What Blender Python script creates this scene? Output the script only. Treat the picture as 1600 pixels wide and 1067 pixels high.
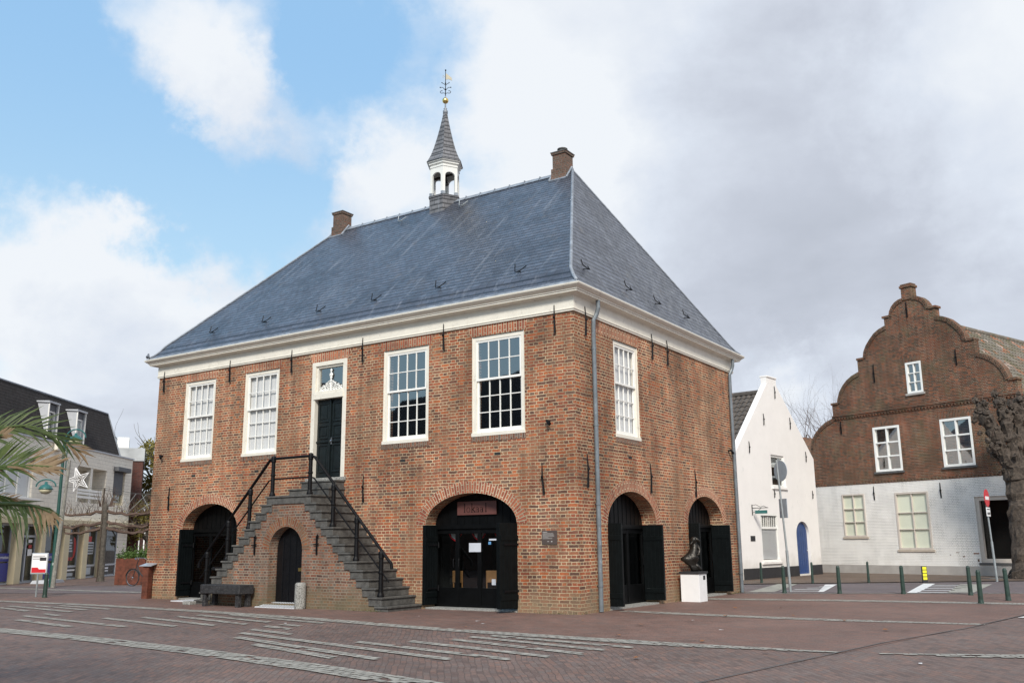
import bpy, bmesh, math, random
from math import sin, cos, pi, radians as rad
from mathutils import Vector, Matrix, Euler
from mathutils.geometry import tessellate_polygon
random.seed(7)
scene = bpy.context.scene
for o in list(bpy.data.objects): bpy.data.objects.remove(o)
COL = scene.collection
V = Vector
# ------------------------------------------------------------------ camera
CAM = V((10.793, -19.049, 1.6)); YAW = rad(33.446); PITCH = rad(12.304); ROLL = rad(-0.553)
cd = bpy.data.cameras.new('camera'); cam = bpy.data.objects.new('camera', cd); COL.objects.link(cam)
cd.sensor_width = 36; cd.lens = 36*1445.1/1600; cd.clip_end = 2000; cd.clip_start = .05
Fv = V((-sin(YAW)*cos(PITCH), cos(YAW)*cos(PITCH), sin(PITCH)))
R0 = V((cos(YAW), sin(YAW), 0)); U0 = R0.cross(Fv)
Rr = cos(ROLL)*R0+sin(ROLL)*U0; Uu = -sin(ROLL)*R0+cos(ROLL)*U0
m = Matrix((Rr, Uu, -Fv)).transposed().to_4x4(); m.translation = CAM
cam.matrix_world = m
scene.camera = cam
FH = V((-sin(YAW), cos(YAW), 0))
def raydir(px, py): return (Fv+Rr*((px-800)/1445.1)-Uu*((py-533.5)/1445.1)).normalized()

# ------------------------------------------------------------------ node helpers
class NT:
    def __init__(s, nt): s.nt = nt; s.n = nt.nodes; s.l = nt.links
    def new(s, t, **k):
        nd = s.n.new(t)
        for a, b in k.items():
            if a.startswith('i_'):
                key = a[2:]; key = int(key) if key.isdigit() else key.replace('_', ' ')
                s.set(nd.inputs[key], b)
            else: setattr(nd, a, b)
        return nd
    def set(s, inp, b):
        if isinstance(b, bpy.types.NodeSocket): s.l.new(b, inp)
        else: inp.default_value = b
    def math(s, op, a, b=0.0, clamp=False):
        nd = s.n.new('ShaderNodeMath'); nd.operation = op; nd.use_clamp = clamp
        s.set(nd.inputs[0], a); s.set(nd.inputs[1], b); return nd.outputs[0]
    def vmath(s, op, a, b=(0, 0, 0)):
        nd = s.n.new('ShaderNodeVectorMath'); nd.operation = op
        s.set(nd.inputs[0], a); s.set(nd.inputs[1], b); return nd.outputs['Value' if op in ('DOT_PRODUCT', 'LENGTH') else 'Vector']
    def mix(s, f, a, b, mode='MIX'):
        nd = s.n.new('ShaderNodeMix'); nd.data_type = 'RGBA'; nd.blend_type = mode; nd.clamp_factor = True
        s.set(nd.inputs[0], f); s.set(nd.inputs[6], a); s.set(nd.inputs[7], b); return nd.outputs[2]
    def noise(s, vec, scale, detail=4, rough=.55, dist=0):
        nd = s.n.new('ShaderNodeTexNoise'); s.set(nd.inputs['Vector'], vec)
        nd.inputs['Scale'].default_value = scale; nd.inputs['Detail'].default_value = detail
        nd.inputs['Roughness'].default_value = rough; nd.inputs['Distortion'].default_value = dist
        return nd.outputs['Fac']
    def ramp(s, f, stops, interp='LINEAR'):
        nd = s.n.new('ShaderNodeValToRGB'); cr = nd.color_ramp; cr.interpolation = interp
        while len(cr.elements) < len(stops): cr.elements.new(.5)
        for e, (p, c) in zip(cr.elements, stops):
            e.position = p; e.color = (*c, 1) if len(c) == 3 else c
        s.set(nd.inputs[0], f); return nd.outputs[0]
    def maprange(s, v, a, b, c=0, d=1, smooth=True):
        nd = s.n.new('ShaderNodeMapRange'); nd.interpolation_type = 'SMOOTHSTEP' if smooth else 'LINEAR'
        s.set(nd.inputs[0], v)
        for i, x in enumerate((a, b, c, d)): nd.inputs[i+1].default_value = x
        return nd.outputs[0]
def c4(c): return (c[0], c[1], c[2], 1)

# ------------------------------------------------------------------ world: sky with broken cloud
world = bpy.data.worlds.new('World'); scene.world = world; world.use_nodes = True
wt = NT(world.node_tree); wt.n.clear()
SUN_EL, SUN_AZ = rad(36), rad(146)      # azimuth clockwise from +Y
sky = wt.new('ShaderNodeTexSky', sky_type='NISHITA', sun_disc=False, sun_elevation=SUN_EL, sun_rotation=SUN_AZ)
sky.air_density = 1.0; sky.dust_density = .6; sky.ozone_density = 1.6
tc = wt.new('ShaderNodeTexCoord').outputs['Generated']
d = wt.vmath('NORMALIZE', tc)
sep = wt.new('ShaderNodeSeparateXYZ', i_0=d)
zc = wt.math('MAXIMUM', sep.outputs[2], 0.0)
den = wt.math('ADD', zc, .32)
cx_ = wt.math('DIVIDE', sep.outputs[0], den); cy_ = wt.math('DIVIDE', sep.outputs[1], den)
cv = wt.new('ShaderNodeCombineXYZ', i_0=cx_, i_1=cy_).outputs[0]
n1 = wt.noise(cv, 2.6, 9, .56, .25)
n2 = wt.noise(wt.vmath('ADD', cv, (3.1, 7.7, 0)), .8, 4, .5, .2)
dn = wt.new('ShaderNodeTexNoise', i_Vector=d, i_Scale=7.0, i_Detail=8.0)
dn.inputs['Roughness'].default_value = .62
dj = wt.vmath('SCALE', wt.vmath('SUBTRACT', dn.outputs['Color'], (.5, .5, .5))); dj.node.inputs['Scale'].default_value = .22
d2 = wt.vmath('NORMALIZE', wt.vmath('ADD', d, dj))
def blob(px, py, r, amp, cur):          # a patch of thicker or thinner cloud in a fixed compass direction
    dot = wt.vmath('DOT_PRODUCT', d2, tuple(raydir(px, py)))
    return wt.math('ADD', cur, wt.maprange(dot, cos(r*1.25), 1.0, 0, amp*1.15))
side = wt.vmath('DOT_PRODUCT', d2, tuple(R0))
dens = wt.math('ADD', wt.math('MULTIPLY', n1, 1.45), wt.math('MULTIPLY', n2, .35))
dens = wt.math('ADD', dens, wt.maprange(side, -.17, .05, -.40, .55))
for (px, py, r, a) in [(300, 130, .10, .34), (380, 200, .07, .22), (90, 460, .12, .30), (20, 380, .08, .18), (240, 500, .10, .24), (570, 235, .08, .34), (600, 320, .08, .3), (330, 30, .08, .18), (20, 640, .3, .3), (300, 600, .2, .25), (590, 70, .04, .16), (500, 390, .06, .2), (70, 190, .10, -.30), (230, 285, .07, -.30), (170, 60, .07, -.15), (400, 320, .09, -.3), (480, 90, .07, -.12), (230, 350, .08, -.22), (330, 20, .06, -.16), (1240, 600, .09, -.1)]:
    dens = blob(px, py, r, a, dens)
mask = wt.maprange(dens, .53, 1.20, 0.03, 1)
# clouds: white where thin and lit, blue grey under thick parts
shade = wt.noise(wt.vmath('ADD', cv, (1.7, .4, 0)), 2.3, 9, .56, .3)
gr = wt.math('ADD', wt.maprange(side, -.10, .25, .04, .33), wt.math('MULTIPLY', wt.math('SUBTRACT', shade, .5), 1.25))
for (px, py, r, a) in [(1200, 220, .15, .16), (1350, 420, .26, .16), (1150, 500, .12, .08), (900, 90, .14, -.06), (1580, 130, .16, -.34), (1250, 640, .07, -.30), (1180, 590, .05, -.15), (830, 200, .10, -.10), (1050, 330, .12, -.08), (60, 480, .10, -.14), (570, 220, .07, -.12), (400, 230, .06, .14), (180, 640, .12, .26), (260, 420, .08, .04)]:
    gr = blob(px, py, r, a, gr)
ccol = wt.ramp(gr, [(0.0, (.90, .94, .99)), (.3, (.74, .80, .90)), (.6, (.59, .635, .73)), (1.0, (.47, .51, .59))])
CK = 6.75
ccol = wt.mix(1, ccol, (CK, CK, CK, 1), 'MULTIPLY')
skyc = wt.mix(1, sky.outputs[0], (1.2, 1.3, 1.2, 1), 'MULTIPLY')
low_ = wt.maprange(sep.outputs[2], .12, .52, 0, 1)
skyc = wt.mix(.8, skyc, wt.mix(low_, (3.9, 5.5, 6.5, 1), (2.3, 4.2, 6.5, 1)))
fin = wt.mix(mask, skyc, ccol)
bg = wt.new('ShaderNodeBackground', i_0=fin); bg.inputs[1].default_value = .098
wo = wt.new('ShaderNodeOutputWorld'); wt.l.new(bg.outputs[0], wo.inputs[0])
# ------------------------------------------------------------------ sun (thin cloud in front of it)
sl = bpy.data.lights.new('sun', 'SUN'); sl.energy = 2.7; sl.angle = rad(13); sl.color = (1, .94, .85)
so = bpy.data.objects.new('sun', sl); COL.objects.link(so)
sd = V((sin(SUN_AZ)*cos(SUN_EL), cos(SUN_AZ)*cos(SUN_EL), sin(SUN_EL)))
so.rotation_euler = sd.to_track_quat('Z', 'Y').to_euler()
scene.view_settings.view_transform = 'Standard'; scene.view_settings.look = 'None'
scene.view_settings.exposure = 0.56; scene.view_settings.gamma = 1; scene.view_settings.use_curve_mapping = False

# ------------------------------------------------------------------ materials
MATS = {}
def base(name):
    mt = bpy.data.materials.new(name); mt.use_nodes = True
    t = NT(mt.node_tree); t.n.clear()
    b = t.new('ShaderNodeBsdfPrincipled'); o = t.new('ShaderNodeOutputMaterial'); t.l.new(b.outputs[0], o.inputs[0])
    MATS[name] = mt
    return mt, t, b
def plain(name, col, rough=.6, metal=0, var=.12, scale=6, bump=.0, bscale=60, spec=.5, dirt=None, foot=None):
    mt, t, b = base(name)
    oc = t.new('ShaderNodeTexCoord').outputs['Object']
    n = t.noise(oc, scale, 5)
    f = t.maprange(n, .3, .7, 1-var, 1+var, False)
    cc = t.mix(1, c4(col), t.new('ShaderNodeCombineColor', i_0=f, i_1=f, i_2=f).outputs[0], 'MULTIPLY')
    if dirt:
        n3 = t.noise(oc, scale*2.3, 6, .65)
        cc = t.mix(t.maprange(n3, .55, .72), cc, c4(dirt))
    if foot:
        sp = t.new('ShaderNodeSeparateXYZ', i_0=oc)
        h = t.math('ADD', sp.outputs[2], t.math('MULTIPLY', t.noise(oc, 1.7, 6, .65), -1.6))
        cc = t.mix(t.maprange(h, -.6, .3, .75, 0), cc, c4(foot))
    t.set(b.inputs['Base Color'], cc)
    b.inputs['Roughness'].default_value = rough; b.inputs['Metallic'].default_value = metal
    b.inputs['Specular IOR Level'].default_value = spec
    if bump:
        bp = t.new('ShaderNodeBump', i_Strength=bump, i_Height=t.noise(oc, bscale, 4)); bp.inputs['Distance'].default_value = .02
        t.l.new(bp.outputs[0], b.inputs['Normal'])
    return mt
def brick(name, cols, mortar, bw=.215, bh=.0715, ms=.011, patch=None, patch2=None, low=None, rough=.85, squash=.5, var=.25, moss=None, jit=.014, wear=.22):
    mt, t, b = base(name)
    uv = t.new('ShaderNodeTexCoord').outputs['UV']
    oc = t.new('ShaderNodeTexCoord').outputs['Object']
    wob = t.new('ShaderNodeTexNoise', i_Vector=uv, i_Scale=1.3, i_Detail=2.0)
    w2 = t.new('ShaderNodeTexNoise', i_Vector=uv, i_Scale=14.0, i_Detail=1.0)
    off = t.vmath('SCALE', t.vmath('SUBTRACT', wob.outputs['Color'], (.5, .5, .5))); off.node.inputs['Scale'].default_value = .045
    off2 = t.vmath('SCALE', t.vmath('SUBTRACT', w2.outputs['Color'], (.5, .5, .5))); off2.node.inputs['Scale'].default_value = 1.0
    off2 = t.vmath('MULTIPLY', off2, (jit*1.6, jit*.55, 0))
    vec = t.vmath('ADD', t.vmath('ADD', uv, off), off2)
    br = t.new('ShaderNodeTexBrick', offset=.5, offset_frequency=2, squash=squash, squash_frequency=2, i_Vector=vec, i_Color1=(0, 0, 0, 1), i_Color2=(1, 1, 1, 1), i_Mortar=(.5, .5, .5, 1), i_Scale=1.0)
    br.inputs['Mortar Size'].default_value = ms; br.inputs['Mortar Smooth'].default_value = .25; br.inputs['Bias'].default_value = 0
    br.inputs['Brick Width'].default_value = bw; br.inputs['Row Height'].default_value = bh
    k = len(cols)
    cc = t.ramp(br.outputs['Color'], [(.06+.88*i/(k-1), c) for i, c in enumerate(cols)])
    nb = t.noise(oc, 38, 3)
    f = t.maprange(nb, .25, .75, 1-var, 1+var, False)
    cc = t.mix(1, cc, t.new('ShaderNodeCombineColor', i_0=f, i_1=f, i_2=f).outputs[0], 'MULTIPLY')
    if patch:
        cc = t.mix(t.math('MULTIPLY', t.maprange(t.noise(oc, .55, 5, .6), .48, .66), .55), cc, c4(patch), 'MIX')
    if patch2:
        cc = t.mix(t.math('MULTIPLY', t.maprange(t.noise(oc, .8, 5, .65, .4), .52, .70), .6), cc, c4(patch2), 'MIX')
    mp_ = t.new('ShaderNodeMapping'); t.l.new(uv, mp_.inputs[0]); mp_.inputs['Scale'].default_value = (2.4, .35, 1)
    fb_ = t.math('MULTIPLY', t.maprange(t.noise(oc, .42, 6, .62), .36, .64, 1-wear, 1+wear*.7, False), t.maprange(t.noise(mp_.outputs[0], 1.3, 6, .65), .35, .65, 1-wear*.8, 1+wear*.5, False))
    cc = t.mix(1, cc, t.new('ShaderNodeCombineColor', i_0=fb_, i_1=fb_, i_2=fb_).outputs[0], 'MULTIPLY')
    mo = t.mix(t.maprange(t.noise(oc, 1.1, 5), .4, .62), c4(mortar), c4([x*.62 for x in mortar]))
    mo = t.mix(1, mo, t.new('ShaderNodeCombineColor', i_0=fb_, i_1=fb_, i_2=fb_).outputs[0], 'MULTIPLY')
    if low:   # splash-back and damp at the foot of the wall
        sp = t.new('ShaderNodeSeparateXYZ', i_0=oc)
        h = t.math('ADD', sp.outputs[2], t.math('MULTIPLY', t.noise(oc, 2.2, 5), -1.3))
        lf = t.maprange(h, -.75, .15, .7, 0)
        cc = t.mix(lf, cc, c4(low)); mo = t.mix(lf, mo, c4([x*1.1 for x in low]))
    if moss:
        cc = t.mix(t.math('MULTIPLY', t.maprange(t.noise(oc, .9, 6, .7), .5, .62), .6), cc, c4(moss))
    fin = t.mix(br.outputs['Fac'], cc, mo)
    t.set(b.inputs['Base Color'], fin)
    b.inputs['Roughness'].default_value = rough; b.inputs['Specular IOR Level'].default_value = .25
    hgt = t.math('ADD', t.math('MULTIPLY', br.outputs['Fac'], -1.0), t.math('MULTIPLY', t.noise(oc, 45, 4), .7))
    bp = t.new('ShaderNodeBump', i_Strength=.7, i_Height=hgt); bp.inputs['Distance'].default_value = .012
    t.l.new(bp.outputs[0], b.inputs['Normal'])
    return mt
def slate(name, c1, c2, bw=.2, bh=.14, streak=(.3, .32, .36), rough=.34, warm=None):
    mt, t, b = base(name)
    uv = t.new('ShaderNodeTexCoord').outputs['UV']; oc = t.new('ShaderNodeTexCoord').outputs['Object']
    w2 = t.new('ShaderNodeTexNoise', i_Vector=uv, i_Scale=9.0, i_Detail=2.0)
    off2 = t.vmath('SCALE', t.vmath('SUBTRACT', w2.outputs['Color'], (.5, .5, .5))); off2.node.inputs['Scale'].default_value = .018
    vec = t.vmath('ADD', uv, off2)
    br = t.new('ShaderNodeTexBrick', offset=.5, offset_frequency=2, i_Vector=vec, i_Color1=(0, 0, 0, 1), i_Color2=(1, 1, 1, 1), i_Mortar=(.2, .2, .2, 1), i_Scale=1.0)
    br.inputs['Mortar Size'].default_value = .006; br.inputs['Mortar Smooth'].default_value = .4
    br.inputs['Brick Width'].default_value = bw; br.inputs['Row Height'].default_value = bh
    cm = [(x+y)/2 for x, y in zip(c1, c2)]
    cc = t.ramp(br.outputs['Color'], [(0, [x*.85 for x in cm]), (.6, cm), (1, [x*1.22 for x in cm])])
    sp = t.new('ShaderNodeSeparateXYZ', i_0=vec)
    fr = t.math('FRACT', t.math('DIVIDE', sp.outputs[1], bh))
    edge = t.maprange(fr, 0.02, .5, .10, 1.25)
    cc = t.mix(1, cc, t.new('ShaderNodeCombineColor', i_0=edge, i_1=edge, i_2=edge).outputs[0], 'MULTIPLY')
    big = t.noise(oc, .7, 6, .65)
    cc = t.mix(t.math('MULTIPLY', t.maprange(big, .42, .66), .55), cc, c4([x*.55 for x in c1]))
    # pale run-off streaks down the slope
    ms = t.new('ShaderNodeMapping'); t.l.new(uv, ms.inputs[0]); ms.inputs['Scale'].default_value = (2.6, .22, 1)
    stn = t.noise(ms.outputs[0], 1.5, 6, .7)
    cc = t.mix(t.math('MULTIPLY', t.maprange(stn, .52, .75), .5), cc, c4(streak))
    if warm: cc = t.mix(t.math('MULTIPLY', t.maprange(t.noise(oc, 1.8, 7, .72), .55, .72), .5), cc, c4(warm))
    cc = t.mix(br.outputs['Fac'], cc, (.015, .016, .02, 1))
    t.set(b.inputs['Base Color'], cc)
    rr = t.maprange(t.noise(oc, 5, 3), .3, .7, rough-.08, rough+.15, False)
    t.set(b.inputs['Roughness'], rr)
    hgt = t.math('ADD', t.math('MULTIPLY', fr, -1.0), t.math('ADD', t.math('MULTIPLY', br.outputs['Color'], .5), t.math('MULTIPLY', t.noise(oc, 30, 3), .3)))
    bp = t.new('ShaderNodeBump', i_Strength=.6, i_Height=hgt); bp.inputs['Distance'].default_value = .012
    t.l.new(bp.outputs[0], b.inputs['Normal'])
    return mt
def glassmat(name, tint=(.9, .95, .95), rough=.02, ior=1.55, boost=.0):
    mt, t, b = base(name)
    t.n.remove(b); out = [n for n in t.n if n.type == 'OUTPUT_MATERIAL'][0]
    tr = t.new('ShaderNodeBsdfTransparent', i_0=c4(tint)); gl = t.new('ShaderNodeBsdfGlossy', i_0=(.9, .93, .95, 1)); gl.inputs['Roughness'].default_value = rough
    ge = t.new('ShaderNodeNewGeometry'); ca = t.math('ABSOLUTE', t.vmath('DOT_PRODUCT', ge.outputs['Normal'], ge.outputs['Incoming']))
    f0 = ((ior-1)/(ior+1))**2; sch = t.math('MULTIPLY', t.math('POWER', t.math('SUBTRACT', 1.0, ca), 5.0), 1-f0)
    oc = t.new('ShaderNodeTexCoord').outputs['Object']
    bp = t.new('ShaderNodeBump', i_Strength=.10, i_Height=t.noise(oc, 1.6, 2)); bp.inputs['Distance'].default_value = .01
    t.l.new(bp.outputs[0], gl.inputs['Normal'])
    f = t.math('ADD', sch, f0+boost)
    mx = t.new('ShaderNodeMixShader', i_0=f); t.l.new(tr.outputs[0], mx.inputs[1]); t.l.new(gl.outputs[0], mx.inputs[2])
    t.l.new(mx.outputs[0], out.inputs[0]); return mt
def leafmat(name, c1, c2, trans=.25):
    mt, t, b = base(name)
    oc = t.new('ShaderNodeTexCoord').outputs['Object']
    n = t.noise(oc, 3.5, 3, .6); n2 = t.noise(oc, 22, 2)
    cc = t.ramp(t.math('ADD', t.math('MULTIPLY', n, .6), t.math('MULTIPLY', n2, .4)), [(.35, c1), (.65, c2)])
    t.set(b.inputs['Base Color'], cc); b.inputs['Roughness'].default_value = .55
    out = [n for n in t.n if n.type == 'OUTPUT_MATERIAL'][0]
    tl = t.new('ShaderNodeBsdfTranslucent', i_0=cc)
    mx = t.new('ShaderNodeMixShader'); mx.inputs[0].default_value = trans
    t.l.new(b.outputs[0], mx.inputs[1]); t.l.new(tl.outputs[0], mx.inputs[2]); t.l.new(mx.outputs[0], out.inputs[0])
    return mt

brick('hall_brick', [(.125, .066, .048), (.25, .082, .048), (.36, .108, .053), (.30, .145, .080), (.215, .086, .057), (.44, .130, .050), (.165, .10, .072)], (.60, .465, .30),
      bw=.27, bh=.078, ms=.0098, patch=(.30, .150, .085), patch2=(.18, .105, .075), low=(.25, .19, .12), jit=.03, wear=.30)
brick('arch_brick', [(.24, .07, .045), (.36, .11, .06), (.38, .14, .08), (.26, .09, .06), (.44, .14, .07)], (.56, .44, .30), bw=.29, bh=.078, ms=.013, squash=.5, jit=.02)
brick('stair_arch', [(.20, .07, .04), (.30, .12, .055), (.24, .11, .07), (.18, .10, .06), (.33, .13, .06)], (.26, .21, .15), bw=.29, bh=.078, ms=.013, jit=.02)
brick('stair_brick', [(.10, .05, .04), (.22, .085, .05), (.30, .12, .065), (.17, .09, .07), (.25, .13, .09), (.13, .10, .085)], (.30, .25, .19),
      patch=(.17, .13, .10), patch2=(.13, .10, .08), low=(.14, .12, .07), ms=.012)
brick('chimney_brick', [(.10, .06, .045), (.16, .085, .06), (.20, .095, .065), (.14, .10, .08)], (.21, .19, .16), patch=(.12, .11, .09))
brick('old_brick', [(.060, .030, .020), (.12, .045, .025), (.21, .066, .030), (.09, .040, .028), (.28, .082, .034), (.075, .048, .032)], (.27, .22, .16),
      bw=.21, bh=.072, patch=(.13, .075, .045), patch2=(.24, .062, .028), moss=(.095, .075, .034), ms=.0105)
brick('dark_brick', [(.10, .03, .025), (.16, .05, .035), (.13, .04, .03)], (.13, .11, .10), bw=.22, bh=.075)
brick('white_brick', [(.80, .77, .72), (.83, .80, .76), (.81, .78, .74)], (.72, .70, .66), var=.04, rough=.8, patch=(.80, .78, .74), low=(.66, .63, .58), wear=.03)
brick('paint_panel', [(.82, .77, .67), (.85, .80, .70), (.83, .78, .68)], (.66, .63, .56), bw=.4, bh=.2, wear=.04, var=.05, ms=.008, squash=1.0)
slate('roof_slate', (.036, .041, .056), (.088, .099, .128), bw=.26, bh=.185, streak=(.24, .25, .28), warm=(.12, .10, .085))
slate('spire_slate', (.10, .10, .105), (.17, .17, .18), bw=.24, bh=.17, rough=.6)
slate('mansard_tile', (.013, .010, .010), (.026, .021, .020), bw=.3, bh=.16, streak=(.028, .024, .022), rough=.85)
plain('cream_paint', (.74, .70, .61), .45, var=.05, scale=3, dirt=(.60, .56, .48))
plain('white_paint', (.82, .81, .77), .4, var=.04, scale=4)
plain('white_render', (.83, .80, .77), .75, var=.03, scale=1.2, bump=.3, bscale=25, dirt=(.76, .74, .71), foot=(.60, .57, .52))
plain('black_paint', (.003, .0033, .0036), .42, var=.3, bump=.15, bscale=30, spec=.15)
plain('black_gloss', (.004, .0045, .006), .27, var=.3, bump=.25, bscale=7, spec=.45)
plain('green_black', (.003, .0045, .005), .45, var=.3, bump=.1, spec=.15)
plain('door_black', (.008, .012, .013), .35, var=.3, spec=.35)
plain('iron_black', (.004, .004, .005), .5, var=.3, bump=.3, bscale=50, spec=.2)
plain('bluestone', (.085, .082, .076), .75, var=.4, scale=7, bump=.4, bscale=40, dirt=(.05, .046, .036))
plain('kerb_stone', (.30, .29, .25), .85, var=.25, scale=5, bump=.4, bscale=60)
plain('sett_stone', (.30, .285, .25), .85, var=.35, scale=5.5, bump=.4, bscale=60, dirt=(.40, .385, .35))
plain('concrete', (.27, .265, .245), .85, var=.7, scale=38, bump=.6, bscale=80)
plain('zinc', (.17, .195, .215), .42, metal=.35, var=.2, scale=4, dirt=(.27, .31, .34))
plain('lead', (.25, .275, .31), .55, metal=.15, var=.3, scale=5, dirt=(.15, .165, .19))
plain('gold', (.85, .62, .22), .22, metal=1.0, var=.1)
plain('brass_dull', (.42, .38, .28), .6, var=.1)
plain('bronze', (.035, .032, .028), .35, metal=.7, var=.4, scale=9, bump=.8, bscale=14)
plain('corten', (.115, .034, .018), .8, var=.45, scale=6, bump=.3, dirt=(.09, .03, .015))
plain('bollard_green', (.022, .045, .035), .38, var=.3, scale=8, dirt=(.04, .055, .045))
plain('pole_green', (.018, .075, .062), .4, var=.2)
plain('lamp_teal', (.03, .13, .125), .35, var=.15)
plain('lamp_diffuser', (.55, .52, .36), .4, var=.1)
plain('galvanised', (.33, .36, .37), .45, metal=.5, var=.15)
plain('sign_back', (.42, .46, .50), .4, metal=.4, var=.08)
plain('sign_blue', (.12, .30, .55), .4, var=.05)
plain('sign_red', (.55, .02, .03), .35, var=.06)
plain('sign_white', (.80, .80, .80), .4, var=.03)
plain('sign_brown', (.10, .045, .035), .5, var=.15)
plain('lokaal_brown', (.115, .042, .035), .55, var=.12, scale=3)
plain('plaque_brown', (.085, .065, .058), .35, var=.1)
plain('plaque_print', (.42, .40, .38), .5, var=.1)
plain('yellow', (.78, .72, .03), .4, var=.05)
plain('tourist_blue', (.012, .022, .25), .35, var=.08)
plain('door_blue', (.010, .045, .17), .4, var=.15)
plain('shop_column', (.60, .52, .34), .55, var=.06, scale=2)
plain('grey_panel', (.44, .46, .49), .5, var=.05)
plain('grey_band', (.42, .44, .45), .6, var=.25, scale=1)
plain('shutter_grey', (.09, .095, .105), .6, var=.1)
plain('plinth_grey', (.36, .335, .31), .85, var=.12, scale=2, bump=.2)
plain('plinth_black', (.022, .022, .025), .6, var=.2)
plain('sandy_sill', (.45, .38, .31), .8, var=.12)
plain('taupe_paint', (.55, .49, .43), .5, var=.06)
plain('dark_sill', (.09, .088, .085), .7, var=.25)
plain('blind_white', (.56, .57, .57), .8, var=.02)
plain('blind_green', (.66, .68, .55), .7, var=.05, scale=.8)
plain('dark_room', (.02, .02, .02), .9)  # near-black colour standing in for the shade of unlit interiors
plain('room_grey', (.10, .11, .11), .9)
plain('paper', (.55, .57, .62), .6, var=.06)
plain('poster_red', (.42, .03, .03), .5, var=.1)
plain('poster_dark', (.03, .03, .033), .4, var=.4)
plain('wood_warm', (.30, .14, .05), .5, var=.2)
plain('bench_wood', (.028, .028, .030), .55, var=.5, scale=8, bump=.6, bscale=20, dirt=(.13, .125, .12))
plain('bark', (.085, .075, .062), .9, var=.45, scale=8, bump=1.0, bscale=22, dirt=(.14, .125, .10))
plain('bark_dark', (.065, .050, .039), .95, var=.6, scale=9, bump=1.0, bscale=26, dirt=(.13, .105, .08))
plain('twig', (.10, .065, .05), .85, var=.3)
plain('grey_pole', (.22, .215, .19), .8, var=.3, scale=9, bump=.3)
plain('mat_white', (.62, .63, .65), .6, var=.06)
plain('rubber', (.015, .015, .015), .6)
plain('chrome', (.55, .56, .58), .22, metal=1.0)
plain('bag_grey', (.16, .165, .175), .8, var=.15)
plain('pigeon', (.13, .14, .16), .7, var=.3, scale=20)
plain('dry_leaf', (.24, .10, .04), .8, var=.4, scale=30)
plain('road_white', (.66, .66, .65), .8, var=.18, scale=9, dirt=(.42, .41, .40))
plain('wire', (.05, .05, .05), .5)
plain('spire_light', (.74, .74, .70), .5, var=.05)
plain('pantile_dark', (.085, .072, .062), .75, var=.3, scale=5, bump=.3, dirt=(.05, .045, .04))
plain('house_red', (.20, .055, .04), .5, var=.1)
mt, t, b = base('pantile_old')
oc = t.new('ShaderNodeTexCoord').outputs['UV']
vo = t.new('ShaderNodeTexVoronoi', i_Vector=t.vmath('MULTIPLY', oc, (4.2, 3.0, 1)), i_Scale=1.0)
sc = t.new('ShaderNodeSeparateColor', i_0=vo.outputs['Color'])
cc = t.ramp(sc.outputs[0], [(0, (.13, .115, .095)), (.55, (.19, .17, .14)), (.80, (.16, .125, .10)), (.90, (.33, .12, .055)), (1, (.36, .32, .28))])
cc = t.mix(t.maprange(t.noise(oc, 1.2, 5), .45, .65), cc, (.12, .105, .065, 1)); t.set(b.inputs['Base Color'], cc); b.inputs['Roughness'].default_value = .85
leafmat('leaf_palm', (.028, .055, .014), (.10, .135, .035), .25)
leafmat('leaf_palm_dry', (.20, .13, .07), (.30, .215, .125), .25)
leafmat('leaf_yellow', (.13, .11, .022), (.30, .26, .06), .3)
leafmat('leaf_green', (.035, .075, .012), (.10, .17, .03), .25)
leafmat('leaf_moss', (.05, .06, .02), (.12, .12, .04), .1)
glassmat('glass', ior=1.6, boost=.22)
glassmat('glass_blind', tint=(1, 1, 1), ior=1.35, boost=.0)
glassmat('dark_glass', tint=(.6, .6, .6), ior=1.3, boost=0)
glassmat('shop_glass', tint=(.75, .80, .80), ior=1.5, boost=.05)
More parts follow.
